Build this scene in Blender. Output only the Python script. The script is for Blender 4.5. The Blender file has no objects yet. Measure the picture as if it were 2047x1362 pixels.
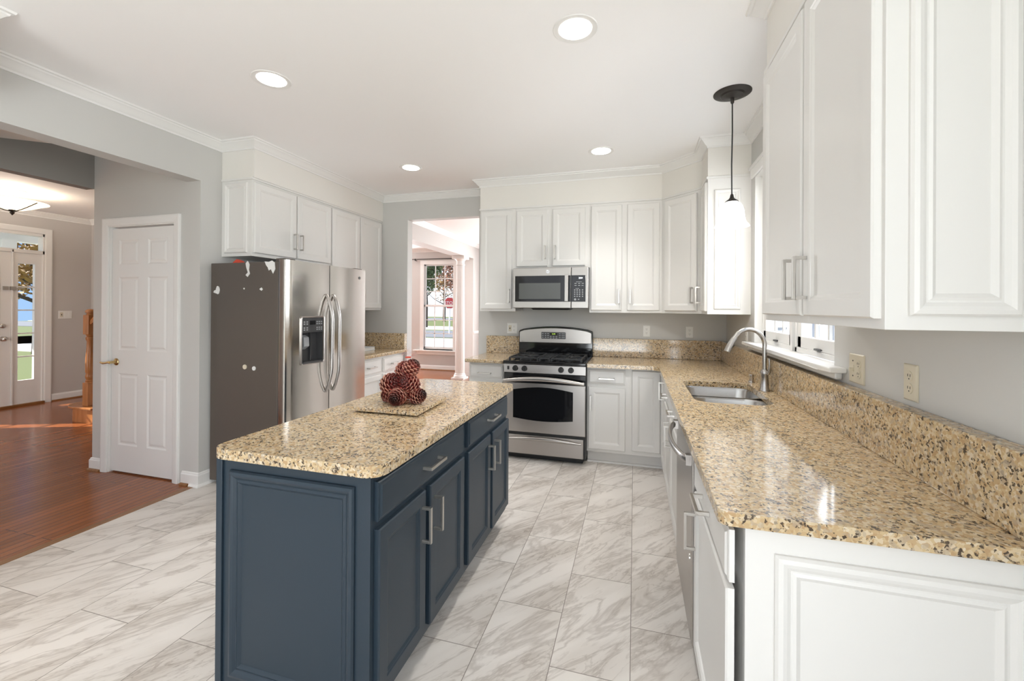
import bpy, bmesh, math, random
from mathutils import Vector, Matrix
random.seed(7)
S = bpy.context.scene
COL = S.collection
V = Vector
# ------------------------------------------------------------------ camera
def make_camera():
    f, yaw, pitch, roll, cy = 853.9973, .2796, .0022, .0062, 614.645
    F0 = V((-math.sin(yaw), math.cos(yaw), 0)); R0 = V((math.cos(yaw), math.sin(yaw), 0)); U0 = V((0, 0, 1))
    F = math.cos(pitch)*F0 + math.sin(pitch)*U0
    U = -math.sin(pitch)*F0 + math.cos(pitch)*U0
    X = math.cos(roll)*R0 + math.sin(roll)*U
    Y = math.cos(roll)*U - math.sin(roll)*R0
    cam = bpy.data.cameras.new('camera'); o = bpy.data.objects.new('camera', cam); COL.objects.link(o)
    m = Matrix((X, Y, -F)).transposed().to_4x4(); m.translation = V((0, 0, 1.4036))
    o.matrix_world = m
    cam.sensor_fit = 'HORIZONTAL'; cam.sensor_width = 36; cam.lens = f/2047*36
    cam.shift_x = 0; cam.shift_y = (cy-681)/2047
    cam.clip_start = .05; cam.clip_end = 300
    S.camera = o
make_camera()
# ------------------------------------------------------------------ view, world, sun, daylight and fill
S.view_settings.view_transform = 'Standard'; S.view_settings.look = 'None'
S.view_settings.gamma = 1; S.view_settings.use_curve_mapping = False
S.view_settings.exposure = 0.0
S.cycles.use_denoising = True
S.cycles.max_bounces = 10; S.cycles.diffuse_bounces = 5; S.cycles.glossy_bounces = 5
S.cycles.transparent_max_bounces = 16
S.cycles.sample_clamp_indirect = 6
S.cycles.caustics_reflective = False; S.cycles.caustics_refractive = False
def make_world():
    w = bpy.data.worlds.new('sky'); S.world = w; w.use_nodes = True
    nt = w.node_tree; bg = nt.nodes['Background']
    tc = nt.nodes.new('ShaderNodeTexCoord'); sp = nt.nodes.new('ShaderNodeSeparateXYZ')
    def rampn(a, b):
        r = nt.nodes.new('ShaderNodeValToRGB')
        r.color_ramp.elements[0].position = .48; r.color_ramp.elements[0].color = (*a, 1)
        r.color_ramp.elements[1].position = .85; r.color_ramp.elements[1].color = (*b, 1)
        nt.links.new(mp.outputs[0], r.inputs[0]); return r
    mp = nt.nodes.new('ShaderNodeMath'); mp.operation = 'MULTIPLY_ADD'; mp.inputs[1].default_value = .5; mp.inputs[2].default_value = .5
    nt.links.new(tc.outputs['Generated'], sp.inputs[0]); nt.links.new(sp.outputs[2], mp.inputs[0])
    haze, blue = rampn((1.3, 1.32, 1.35), (.5, .75, 1.2)), rampn((.42, .66, 1.0), (.22, .45, .95))
    mr = nt.nodes.new('ShaderNodeMapRange'); mr.inputs[1].default_value = -.75; mr.inputs[2].default_value = -.45
    nt.links.new(sp.outputs[0], mr.inputs[0])
    mx = nt.nodes.new('ShaderNodeMix'); mx.data_type = 'RGBA'
    nt.links.new(mr.outputs[0], mx.inputs[0]); nt.links.new(blue.outputs[0], mx.inputs[6]); nt.links.new(haze.outputs[0], mx.inputs[7])
    nt.links.new(mx.outputs[2], bg.inputs[0]); bg.inputs[1].default_value = 1.0
make_world()
def light(name, kind, loc, direction, energy, color=(1, 1, 1), **k):
    l = bpy.data.lights.new(name, kind); o = bpy.data.objects.new(name, l); COL.objects.link(o)
    o.location = loc; o.rotation_euler = V(direction).to_track_quat('-Z', 'Y').to_euler()
    l.energy = energy; l.color = color
    for a, b in k.items(): setattr(l, a, b)
    return o
light('sun', 'SUN', (-20, -8, 20), (.93, .36, -.75), 12, (1, .93, .82), angle=.009)
DAY = (.90, .955, 1)
# fill lights at openings added out of view, plus daylight at the sink window
light('fill_rear', 'AREA', (-.7, -3.05, 1.25), (0, 1, .1), 14, DAY, shape='RECTANGLE', size=2.4, size_y=2.1)  # unseen fill from behind, added for soft frontal light
light('fill_rear_up', 'AREA', (-.9, -3.9, .05), (0, .5, .86), 160, DAY, shape='RECTANGLE', size=3.0, size_y=1.3)  # added upward fill to brighten the ceiling; no deck stands there
light('fill_rear_left', 'AREA', (-3.47, -1.6, 1.4), (1, .25, 0), 9, DAY, shape='RECTANGLE', size=1.7, size_y=1.5)  # weak side fill added behind the camera; its opening is made up
light('fill_rear_right', 'AREA', (1.02, -1.7, 1.55), (-1, .4, 0), 55, DAY, shape='RECTANGLE', size=.95, size_y=1.3)  # added to brighten the left wall; no such window is known
light('fill_dining', 'AREA', (-1.2, 9.0, 1.45), (0, -1, -.1), 190, (.93, .97, 1), shape='RECTANGLE', size=2.2, size_y=1.9)  # fill for the dining room through an unseen, added opening
light('fill_living', 'AREA', (-6.3, 9.0, 1.45), (0, -1, -.1), 300, (.93, .97, 1), shape='RECTANGLE', size=2.2, size_y=1.9)  # living room fill, added out of view
light('fill_foyer', 'AREA', (-7.0, .1, 1.25), (-.8, 1, .05), 55, (1, .97, .94), shape='RECTANGLE', size=1.6, size_y=2.1)  # made-up source that lifts the foyer walls
light('daylight_sink_window', 'AREA', (1.3, 2.87, 1.9), (-1, -.1, -.35), 30, DAY, shape='RECTANGLE', size=1.3, size_y=1.0)
# ------------------------------------------------------------------ materials
MAT = {}
def nodes(name):
    m = bpy.data.materials.new(name); m.use_nodes = True
    nt = m.node_tree; b = nt.nodes['Principled BSDF']
    return m, nt, b
def N(nt, t, **k):
    n = nt.nodes.new('ShaderNode'+t)
    for a, v in k.items():
        if a.startswith('i_'):
            key = a[2:]; key = int(key) if key.isdigit() else key
            n.inputs[key].default_value = v
        else: setattr(n, a, v)
    return n
def ramp(nt, pts, interp='LINEAR'):
    n = nt.nodes.new('ShaderNodeValToRGB'); cr = n.color_ramp; cr.interpolation = interp
    while len(cr.elements) < len(pts): cr.elements.new(.5)
    for e, (p, c) in zip(cr.elements, pts):
        e.position = p; e.color = c if len(c) == 4 else (*c, 1)
    return n
def mix(nt, a, b, f, mode='MIX'):
    n = nt.nodes.new('ShaderNodeMix'); n.data_type = 'RGBA'; n.blend_type = mode
    for s, v in ((n.inputs[0], f), (n.inputs[6], a), (n.inputs[7], b)):
        if hasattr(v, 'is_linked'): nt.links.new(v, s)
        else: s.default_value = v if isinstance(v, (int, float)) else (*v, 1) if len(v) == 3 else v
    return n.outputs[2]
def plain(name, col, rough=.5, metal=0, bump=0, bscale=200, spec=None, coat=0):
    m, nt, b = nodes(name)
    b.inputs['Base Color'].default_value = (*col, 1); b.inputs['Roughness'].default_value = rough
    b.inputs['Metallic'].default_value = metal
    if spec is not None: b.inputs['Specular IOR Level'].default_value = spec
    b.inputs['Coat Weight'].default_value = coat
    tc = N(nt, 'TexCoord'); n = N(nt, 'TexNoise', i_Scale=bscale, i_Detail=2.0)
    nt.links.new(tc.outputs['Object'], n.inputs['Vector'])
    rr = N(nt, 'MapRange'); rr.inputs[3].default_value = max(0, rough-.03); rr.inputs[4].default_value = rough+.03
    nt.links.new(n.outputs[0], rr.inputs[0]); nt.links.new(rr.outputs[0], b.inputs['Roughness'])
    if bump:
        bp = N(nt, 'Bump', i_Strength=bump, i_Distance=.001)
        nt.links.new(n.outputs[0], bp.inputs['Height']); nt.links.new(bp.outputs[0], b.inputs['Normal'])
    MAT[name] = m; return m
def emit(name, col, strength):
    m, nt, b = nodes(name)
    b.inputs['Base Color'].default_value = (*col, 1)
    b.inputs['Emission Color'].default_value = (*col, 1); b.inputs['Emission Strength'].default_value = strength
    MAT[name] = m; return m
plain('cabinet_white', (.74, .725, .70), .32)
plain('trim_white', (.80, .79, .77), .38)
plain('soffit_paint', (.76, .735, .69), .6, bump=.1)
plain('wall_paint', (.58, .572, .55), .62, bump=.12)
plain('wall_paint_shaded', (.27, .26, .245), .62, bump=.12)  # wall paint darkened to carry the shade on the hall header
plain('wall_paint_warm', (.54, .51, .485), .62, bump=.12)
plain('ceiling_paint', (.92, .91, .90), .85, bump=.1)
plain('island_blue', (.020, .034, .049), .38, spec=.4)
plain('toe_dark', (.05, .055, .06), .5)
plain('nickel', (.60, .575, .54), .30, 1)
plain('faucet_nickel', (.50, .48, .46), .24, 1)
plain('chrome', (.8, .8, .8), .08, 1)
plain('fridge_grey', (.098, .080, .066), .42, bump=.15, bscale=400)
plain('black_gloss', (.008, .008, .009), .08)
plain('black_matte', (.012, .012, .012), .45)
plain('iron', (.02, .021, .023), .42)
plain('dark_bronze', (.035, .03, .027), .4, .6)
plain('oven_glass', (.006, .006, .007), .05)
plain('window_grey_glass', (.10, .105, .10), .12)
plain('panel_grey', (.05, .05, .052), .3)
plain('key_grey', (.35, .36, .37), .5)
plain('brass', (.62, .46, .22), .25, 1)
plain('plate_white', (.78, .77, .74), .35)
plain('plate_ivory', (.66, .60, .47), .35)
plain('slot_dark', (.03, .028, .025), .6)
plain('sticker_white', (.75, .75, .73), .6)
plain('red_cloth', (.55, .06, .03), .7)
plain('paper', (.62, .66, .70), .5)
plain('siding', (.72, .74, .76), .7)
plain('asphalt', (.17, .18, .20), .9)
plain('concrete', (.78, .76, .73), .9)
plain('lawn', (.12, .15, .05), 1, bump=.4, bscale=30)
plain('bark', (.06, .045, .035), .9, bump=.5, bscale=40)
plain('leaf_green', (.07, .11, .035), .7)
plain('leaf_gold', (.24, .14, .035), .7)
plain('leaf_rust', (.24, .11, .07), .7)
plain('sign_red', (.50, .03, .03), .5)
plain('sign_white', (.8, .8, .8), .5)
plain('porch_white', (.75, .76, .78), .6)
plain('car_blue', (.05, .08, .16), .3)
plain('hinge_steel', (.55, .53, .48), .3, 1)
plain('rug_dark', (.25, .05, .08), .9)
emit('lamp_white', (1, .96, .9), 9)
emit('shade_glow', (1, .97, .93), 3.2)
emit('shade_amber', (1, .82, .55), 2.8)
emit('digits_white', (.9, .95, 1), 2.5)
emit('digits_green', (.55, .8, .12), .9)
def steel(name, col, rough, wav=.0, stretch=(2, 2, 60)):
    m, nt, b = nodes(name)
    b.inputs['Base Color'].default_value = (*col, 1); b.inputs['Metallic'].default_value = 1
    tc = N(nt, 'TexCoord'); mp = N(nt, 'Mapping'); mp.inputs['Scale'].default_value = stretch
    n = N(nt, 'TexNoise', i_Scale=30.0, i_Detail=3.0)
    nt.links.new(tc.outputs['Object'], mp.inputs[0]); nt.links.new(mp.outputs[0], n.inputs['Vector'])
    rr = N(nt, 'MapRange'); rr.inputs[3].default_value = rough-.05; rr.inputs[4].default_value = rough+.06
    nt.links.new(n.outputs[0], rr.inputs[0]); nt.links.new(rr.outputs[0], b.inputs['Roughness'])
    if wav:
        mp2 = N(nt, 'Mapping'); mp2.inputs['Scale'].default_value = (1, 2.2, 7)
        n2 = N(nt, 'TexNoise', i_Scale=1.1, i_Detail=1.0)
        nt.links.new(tc.outputs['Object'], mp2.inputs[0]); nt.links.new(mp2.outputs[0], n2.inputs['Vector'])
        bp = N(nt, 'Bump', i_Strength=wav, i_Distance=.02)
        nt.links.new(n2.outputs[0], bp.inputs['Height']); nt.links.new(bp.outputs[0], b.inputs['Normal'])
    MAT[name] = m
steel('stainless', (.43, .405, .385), .30, 0, (2, 2, 80))
steel('fridge_steel', (.70, .67, .63), .16, .035, (2, 2, 80))
steel('sink_steel', (.50, .50, .50), .24, 0, (40, 3, 3))
def granite():
    m, nt, b = nodes('granite'); L = nt.links
    tc = N(nt, 'TexCoord'); geo = N(nt, 'NewGeometry')
    nd = N(nt, 'TexNoise', i_Scale=70.0, i_Detail=3.0)
    L.new(geo.outputs['Position'], nd.inputs['Vector'])
    sc = N(nt, 'VectorMath', operation='SCALE'); sc.inputs['Scale'].default_value = .011
    L.new(nd.outputs['Color'], sc.inputs[0])
    ad = N(nt, 'VectorMath', operation='ADD'); L.new(geo.outputs['Position'], ad.inputs[0]); L.new(sc.outputs[0], ad.inputs[1])
    vo = N(nt, 'TexVoronoi', i_Scale=125.0); L.new(ad.outputs[0], vo.inputs['Vector'])
    sx = N(nt, 'SeparateColor'); L.new(vo.outputs['Color'], sx.inputs[0])
    r1 = ramp(nt, [(0, (.52, .38, .22)), (.25, (.58, .45, .28)), (.42, (.64, .53, .37)), (.6, (.68, .58, .43)), (.76, (.46, .31, .17)), (.88, (.70, .63, .52)), (.95, (.30, .26, .21))], 'CONSTANT')
    L.new(sx.outputs[0], r1.inputs[0])
    nl = N(nt, 'TexNoise', i_Scale=9.0, i_Detail=2.0); L.new(geo.outputs['Position'], nl.inputs['Vector'])
    r2 = ramp(nt, [(.42, (0, 0, 0)), (.72, (1, 1, 1))]); L.new(nl.outputs[0], r2.inputs[0])
    c0 = mix(nt, r1.outputs[0], (.52, .41, .28), .15)
    c1 = mix(nt, c0, (.50, .34, .19), 0.0)
    # grey translucent quartz
    v2 = N(nt, 'TexVoronoi', i_Scale=80.0); L.new(ad.outputs[0], v2.inputs['Vector'])
    s2 = N(nt, 'SeparateColor'); L.new(v2.outputs['Color'], s2.inputs[0])
    g = ramp(nt, [(0, (0, 0, 0)), (.80, (0, 0, 0)), (.83, (1, 1, 1))]); L.new(s2.outputs[1], g.inputs[0])
    gm = N(nt, 'Math', operation='MULTIPLY', i_1=.55); L.new(g.outputs[0], gm.inputs[0])
    c2 = mix(nt, c1, (.42, .36, .30), gm.outputs[0])
    # dark mica flecks
    v3 = N(nt, 'TexVoronoi', i_Scale=165.0); L.new(ad.outputs[0], v3.inputs['Vector'])
    s3 = N(nt, 'SeparateColor'); L.new(v3.outputs['Color'], s3.inputs[0])
    n3 = N(nt, 'TexNoise', i_Scale=52.0, i_Detail=4.0, i_Roughness=.65); L.new(geo.outputs['Position'], n3.inputs['Vector'])
    mu = N(nt, 'Math', operation='MULTIPLY_ADD', i_1=.42); L.new(s3.outputs[2], mu.inputs[0]); L.new(n3.outputs[0], mu.inputs[2])
    d = ramp(nt, [(0, (0, 0, 0)), (.845, (0, 0, 0)), (.90, (1, 1, 1))]); L.new(mu.outputs[0], d.inputs[0])
    c3 = mix(nt, c2, (.075, .055, .040), d.outputs[0])
    c4 = mix(nt, c3, (.96, .92, .845), 1.0, 'MULTIPLY')
    L.new(c4, b.inputs['Base Color'])
    b.inputs['Roughness'].default_value = .09; b.inputs['Specular IOR Level'].default_value = .5
    MAT['granite'] = m
granite()
def tile():
    m, nt, b = nodes('marble_tile'); L = nt.links
    geo = N(nt, 'NewGeometry'); sp = N(nt, 'SeparateXYZ'); L.new(geo.outputs['Position'], sp.inputs[0])
    ax = N(nt, 'Math', operation='ADD', i_1=8.713); L.new(sp.outputs[1], ax.inputs[0])
    ay = N(nt, 'Math', operation='ADD', i_1=.0094+.305*40); L.new(sp.outputs[0], ay.inputs[0])
    cb = N(nt, 'CombineXYZ'); L.new(ax.outputs[0], cb.inputs[0]); L.new(ay.outputs[0], cb.inputs[1])
    br = N(nt, 'TexBrick', offset=.5, offset_frequency=2, squash=1)
    for k, v in (('Scale', 1), ('Mortar Size', .0016), ('Mortar Smooth', .1), ('Brick Width', .61), ('Row Height', .305), ('Bias', 0)): br.inputs[k].default_value = v
    br.inputs['Color1'].default_value = (0, 0, 0, 1); br.inputs['Color2'].default_value = (1, 1, 1, 1)
    L.new(cb.outputs[0], br.inputs['Vector'])
    rnd = N(nt, 'Math', operation='MULTIPLY', i_1=23.0); L.new(br.outputs['Color'], rnd.inputs[0])
    mp = N(nt, 'Mapping'); mp.inputs['Rotation'].default_value = (0, 0, math.radians(-52)); L.new(geo.outputs['Position'], mp.inputs[0])
    mp2 = N(nt, 'Mapping'); mp2.inputs['Scale'].default_value = (.9, 4.2, 1); L.new(mp.outputs[0], mp2.inputs[0])
    def vein(scale, det, lo, hi, dist=.8):
        n = N(nt, 'TexNoise', noise_dimensions='4D', i_Scale=scale, i_Detail=det, i_Roughness=.6, i_Distortion=dist)
        L.new(mp2.outputs[0], n.inputs['Vector']); L.new(rnd.outputs[0], n.inputs['W'])
        s = N(nt, 'Math', operation='SUBTRACT', i_1=.5); L.new(n.outputs[0], s.inputs[0])
        a = N(nt, 'Math', operation='ABSOLUTE'); L.new(s.outputs[0], a.inputs[0])
        r = ramp(nt, [(lo, (1, 1, 1)), (hi, (0, 0, 0))]); L.new(a.outputs[0], r.inputs[0])
        return r.outputs[0], n
    a1, n1 = vein(1.5, 5, .0, .035); a2, n2 = vein(3.2, 5, .0, .03, 1.2)
    cl = N(nt, 'TexNoise', noise_dimensions='4D', i_Scale=1.4, i_Detail=3.0); L.new(mp2.outputs[0], cl.inputs['Vector']); L.new(rnd.outputs[0], cl.inputs['W'])
    clr = ramp(nt, [(.42, (0, 0, 0)), (.75, (1, 1, 1))]); L.new(cl.outputs[0], clr.inputs[0])
    base = mix(nt, (.76, .715, .67), (.54, .49, .44), clr.outputs[0])
    k1 = N(nt, 'Math', operation='MULTIPLY', i_1=.5); L.new(a1, k1.inputs[0])
    k2 = N(nt, 'Math', operation='MULTIPLY'); L.new(a2, k2.inputs[0]); L.new(clr.outputs[0], k2.inputs[1])
    c = mix(nt, base, (.36, .31, .27), k1.outputs[0]); c = mix(nt, c, (.33, .28, .24), k2.outputs[0])
    c = mix(nt, c, (.22, .19, .165), br.outputs['Fac'])
    L.new(c, b.inputs['Base Color']); b.inputs['Roughness'].default_value = .33
    bp = N(nt, 'Bump', invert=True, i_Strength=.3, i_Distance=.002); L.new(br.outputs['Fac'], bp.inputs['Height']); L.new(bp.outputs[0], b.inputs['Normal'])
    MAT['marble_tile'] = m
tile()
def wood(name, cols, plank=True, rough=.2, gscale=(30, 1.6, 1)):
    m, nt, b = nodes(name); L = nt.links
    geo = N(nt, 'NewGeometry'); sp = N(nt, 'SeparateXYZ'); L.new(geo.outputs['Position'], sp.inputs[0])
    mp = N(nt, 'Mapping'); mp.inputs['Scale'].default_value = gscale; L.new(geo.outputs['Position'], mp.inputs[0])
    n = N(nt, 'TexNoise', noise_dimensions='4D', i_Scale=1.6, i_Detail=4.0, i_Distortion=.6); L.new(mp.outputs[0], n.inputs['Vector'])
    r = ramp(nt, [(.3, cols[0]), (.7, cols[1])]); L.new(n.outputs[0], r.inputs[0]); c = r.outputs[0]
    if plank:
        ay = N(nt, 'Math', operation='ADD', i_1=50.0); L.new(sp.outputs[1], ay.inputs[0])
        ax = N(nt, 'Math', operation='ADD', i_1=50.0); L.new(sp.outputs[0], ax.inputs[0])
        cb = N(nt, 'CombineXYZ'); L.new(ay.outputs[0], cb.inputs[0]); L.new(ax.outputs[0], cb.inputs[1])
        br = N(nt, 'TexBrick', offset=.37, offset_frequency=3)
        for k, v in (('Scale', 1), ('Mortar Size', .0018), ('Mortar Smooth', .2), ('Brick Width', 1.1), ('Row Height', .057), ('Bias', 0)): br.inputs[k].default_value = v
        br.inputs['Color1'].default_value = (0, 0, 0, 1); br.inputs['Color2'].default_value = (1, 1, 1, 1)
        L.new(cb.outputs[0], br.inputs['Vector'])
        w = N(nt, 'Math', operation='MULTIPLY', i_1=9.0); L.new(br.outputs['Color'], w.inputs[0]); L.new(w.outputs[0], n.inputs['W'])
        v = ramp(nt, [(0, (.80, .80, .80)), (1, (1.12, 1.12, 1.12))]); L.new(br.outputs['Color'], v.inputs[0])
        c = mix(nt, c, v.outputs[0], 1.0, 'MULTIPLY'); c = mix(nt, c, (.06, .025, .012), br.outputs['Fac'])
        bp = N(nt, 'Bump', invert=True, i_Strength=.35, i_Distance=.002); L.new(br.outputs['Fac'], bp.inputs['Height']); L.new(bp.outputs[0], b.inputs['Normal'])
    L.new(c, b.inputs['Base Color']); b.inputs['Roughness'].default_value = rough; b.inputs['Specular IOR Level'].default_value = .35
    MAT[name] = m
wood('hardwood', ((.27, .085, .027), (.31, .102, .034)))
wood('wood_strip', ((.20, .085, .025), (.30, .14, .05)), False, .3)
wood('newel_wood', ((.30, .12, .04), (.42, .18, .065)), False, .25, (12, 12, 2))
def cone_mat():
    m, nt, b = nodes('pinecone_brown'); L = nt.links
    tc = N(nt, 'TexCoord'); sp = N(nt, 'SeparateXYZ'); L.new(tc.outputs['Object'], sp.inputs[0])
    cb = N(nt, 'CombineXYZ'); L.new(sp.outputs[0], cb.inputs[0]); L.new(sp.outputs[1], cb.inputs[1])
    ln = N(nt, 'VectorMath', operation='LENGTH'); L.new(cb.outputs[0], ln.inputs[0])
    n = N(nt, 'TexNoise', i_Scale=160.0, i_Detail=2.0); L.new(tc.outputs['Object'], n.inputs['Vector'])
    ad = N(nt, 'Math', operation='MULTIPLY_ADD', i_1=.012); L.new(n.outputs[0], ad.inputs[0]); L.new(ln.outputs['Value'], ad.inputs[2])
    r = ramp(nt, [(.016, (.030, .009, .006)), (.029, (.085, .020, .013)), (.038, (.17, .045, .030)), (.043, (.40, .20, .14))]); L.new(ad.outputs[0], r.inputs[0])
    L.new(r.outputs[0], b.inputs['Base Color']); b.inputs['Roughness'].default_value = .5; MAT['pinecone_brown'] = m
cone_mat()
def film(name, col, dens, net=0):
    m, nt, b = nodes(name); L = nt.links
    b.inputs['Base Color'].default_value = (*col, 1); b.inputs['Roughness'].default_value = .3
    tc = N(nt, 'TexCoord'); v = N(nt, 'TexVoronoi', feature='DISTANCE_TO_EDGE', i_Scale=net or 60.0); L.new(tc.outputs['Object'], v.inputs['Vector'])
    r = ramp(nt, [(.0, (.40, .40, .40)), (.016, (.28, .28, .28)), (.024, (dens, dens, dens))]); L.new(v.outputs[0], r.inputs[0]); L.new(r.outputs[0], b.inputs['Alpha'])
    MAT[name] = m
film('red_net', (.75, .03, .03), .012, 110)
def glass():
    m, nt, b = nodes('window_glass'); L = nt.links
    tr = N(nt, 'BsdfTransparent'); gl = N(nt, 'BsdfGlossy'); gl.inputs['Roughness'].default_value = .02
    fr = N(nt, 'Fresnel'); fr.inputs[0].default_value = 1.3; mx = N(nt, 'MixShader')
    ge = N(nt, 'NewGeometry'); iv = N(nt, 'Math', operation='SUBTRACT', i_0=1.0); L.new(ge.outputs['Backfacing'], iv.inputs[1])
    mu = N(nt, 'Math', operation='MULTIPLY'); L.new(fr.outputs[0], mu.inputs[0]); L.new(iv.outputs[0], mu.inputs[1])
    L.new(mu.outputs[0], mx.inputs[0]); L.new(tr.outputs[0], mx.inputs[1]); L.new(gl.outputs[0], mx.inputs[2])
    L.new(mx.outputs[0], nt.nodes['Material Output'].inputs[0]); MAT['window_glass'] = m
glass()
# ------------------------------------------------------------------ mesh helpers
ORG = {}
class MB:
    def __init__(s): s.bm = bmesh.new()
    def face(s, vs):
        try: return s.bm.faces.new(vs)
        except ValueError: return None
    def loft(s, rings, caps=(1, 1), closed=True):
        R = [[s.bm.verts.new(p) for p in r] for r in rings]
        for a, b in zip(R, R[1:]):
            n = len(a)
            for i in range(n if closed else n-1):
                j = (i+1) % n; s.face([a[i], a[j], b[j], b[i]])
        if caps[0]: s.face(R[0])
        if caps[1]: s.face(R[-1][::-1])
        return s
    def box(s, x0, x1, y0, y1, z0, z1):
        return s.loft([[(x0, y0, z), (x1, y0, z), (x1, y1, z), (x0, y1, z)] for z in (z0, z1)])
    def obox(s, c, ax, hs):
        c = V(c); a, b, d = [V(v)*h for v, h in zip(ax, hs)]
        return s.loft([[c-a-b+k*d, c+a-b+k*d, c+a+b+k*d, c-a+b+k*d] for k in (-1, 1)])
    def prism(s, poly, z0, z1):
        return s.loft([[(x, y, z) for x, y in poly] for z in (z0, z1)])
    def lathe(s, c, prof, seg=32, axis=(0, 0, 1)):
        ax = V(axis).normalized(); u = ax.orthogonal().normalized(); w = ax.cross(u); c = V(c)
        rings = [[c+ax*h+(u*math.cos(2*math.pi*i/seg)+w*math.sin(2*math.pi*i/seg))*max(r, 1e-5) for i in range(seg)] for r, h in prof]
        return s.loft(rings)
    def cyl(s, a, b, r, seg=20):
        a = V(a); b = V(b); return s.lathe(a, [(r, 0), (r, (b-a).length)], seg, b-a)
    def tube(s, pts, r, seg=12):
        pts = [V(p) for p in pts]; n = len(pts); rs = r if isinstance(r, (list, tuple)) else [r]*n
        t0 = (pts[1]-pts[0]).normalized(); u = t0.orthogonal().normalized(); rings = []
        for i, p in enumerate(pts):
            t = (pts[min(i+1, n-1)]-pts[max(i-1, 0)]).normalized()
            u = (u-t*u.dot(t)).normalized(); w = t.cross(u)
            rings.append([p+(u*math.cos(2*math.pi*k/seg)+w*math.sin(2*math.pi*k/seg))*rs[i] for k in range(seg)])
        return s.loft(rings)
    def sweep(s, path, prof, closed=False):
        # path of wall-line points (x, y), room on the right-hand side; prof of (offset into the room, z)
        P = [V((x, y)) for x, y in path]; n = len(P); rings = []
        for i, p in enumerate(P):
            d0 = (P[i]-P[i-1]).normalized() if i else None; d1 = (P[i+1]-P[i]).normalized() if i < n-1 else None
            nn = [V((d.y, -d.x)) for d in (d0, d1) if d is not None]
            if len(nn) == 2:
                b = (nn[0]+nn[1]); k = b/max(.2, 1+nn[0].dot(nn[1]))
            else: k = nn[0]
            rings.append([(p.x+k.x*o, p.y+k.y*o, z) for o, z in prof])
        return s.loft(rings)
    def panel(s, o, u, n, w, h, rings, cap=True):
        o = V(o); u = V(u); n = V(n); z = V((0, 0, 1))
        R = [[o+u*a+z*a+n*d, o+u*(w-a)+z*a+n*d, o+u*(w-a)+z*(h-a)+n*d, o+u*a+z*(h-a)+n*d] for a, d in rings]
        return s.loft(R, (1, cap))
    def pull(s, c, along, n, L=.137, proj=.040, w=.012, t=.009):
        c = V(c); a = V(along); n = V(n); b = a.cross(n)
        s.obox(c+n*(proj-t/2), (a, b, n), (L/2, w/2, t/2))
        for k in (-1, 1): s.obox(c+a*k*(L/2-.005)+n*((proj-t)/2), (a, b, n), (.005, w/2, (proj-t)/2))
        return s
    def build(s, name, mat, parent=None, loc=None, bevel=0, smooth=0, seg=2):
        bmesh.ops.remove_doubles(s.bm, verts=s.bm.verts, dist=1e-6)
        bmesh.ops.recalc_face_normals(s.bm, faces=s.bm.faces)
        if parent is not None: o0 = ORG[parent.name]
        else: o0 = V(loc) if loc is not None else V((0, 0, 0))
        bmesh.ops.translate(s.bm, verts=s.bm.verts, vec=-o0)
        me = bpy.data.meshes.new(name); s.bm.to_mesh(me); s.bm.free()
        ob = bpy.data.objects.new(name, me); COL.objects.link(ob)
        me.materials.append(MAT[mat])
        if smooth:
            for p in me.polygons: p.use_smooth = True
            try: me.set_sharp_from_angle(angle=math.radians(smooth))
            except Exception: pass
        if bevel:
            md = ob.modifiers.new('edge', 'BEVEL'); md.width = bevel; md.segments = seg; md.limit_method = 'ANGLE'; md.angle_limit = math.radians(40)
        if parent is not None: ob.parent = parent
        else: ob.location = o0
        ORG[ob.name] = o0
        return ob
def tag(o, label, cat, group=None, kind=None):
    if label: o['label'] = label
    if cat: o['category'] = cat
    if group: o['group'] = group
    if kind: o['kind'] = kind
    return o
def thing(name, loc, label, cat, group=None):
    o = bpy.data.objects.new(name, None); COL.objects.link(o); o.location = loc; o.empty_display_size = .05
    ORG[o.name] = V(loc); return tag(o, label, cat, group)
def struct(name, mb, mat, **k):
    o = mb.build(name, mat, **k); o['kind'] = 'structure'; return o
def sroot(name, loc=(0, 0, 0)):
    o = bpy.data.objects.new(name, None); COL.objects.link(o); o.location = loc; ORG[o.name] = V(loc); o['kind'] = 'structure'; return o
def cut(ob, mb):
    c = mb.build('cutter', 'paper', None, ob.location)
    md = ob.modifiers.new('b', 'BOOLEAN'); md.object = c; md.operation = 'DIFFERENCE'; md.solver = 'EXACT'
    bpy.context.view_layer.update()
    dg = bpy.context.evaluated_depsgraph_get()
    me = bpy.data.meshes.new_from_object(ob.evaluated_get(dg)); old = ob.data
    ob.modifiers.clear(); ob.data = me; me.name = old.name
    bpy.data.objects.remove(c)
    return ob
def rrect(cx, cy, w, h, r, z, n=6):
    pts = []
    for sx, sy, a0 in ((1, 1, 0), (-1, 1, 90), (-1, -1, 180), (1, -1, 270)):
        for i in range(n+1):
            a = math.radians(a0+90*i/n)
            pts.append((cx+sx*(w/2-r)+r*math.cos(a), cy+sy*(h/2-r)+r*math.sin(a), z))
    return pts
def text(name, s, loc, rot, size, mat, parent, extrude=.0004):
    cu = bpy.data.curves.new(name, 'FONT'); cu.body = s; cu.size = size; cu.extrude = extrude; cu.align_x = 'CENTER'; cu.align_y = 'CENTER'
    t = bpy.data.objects.new(name, cu); COL.objects.link(t); bpy.context.view_layer.update()
    me = bpy.data.meshes.new_from_object(t); bpy.data.objects.remove(t)
    o = bpy.data.objects.new(name, me); COL.objects.link(o); me.materials.clear(); me.materials.append(MAT[mat])
    o.parent = parent; o.location = V(loc)-ORG[parent.name]; o.rotation_euler = rot; return o
DOOR = [(0, 0), (0, .015), (.004, .020), (.048, .020), (.053, .017), (.056, .0165), (.064, .011), (.066, .011)]
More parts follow.
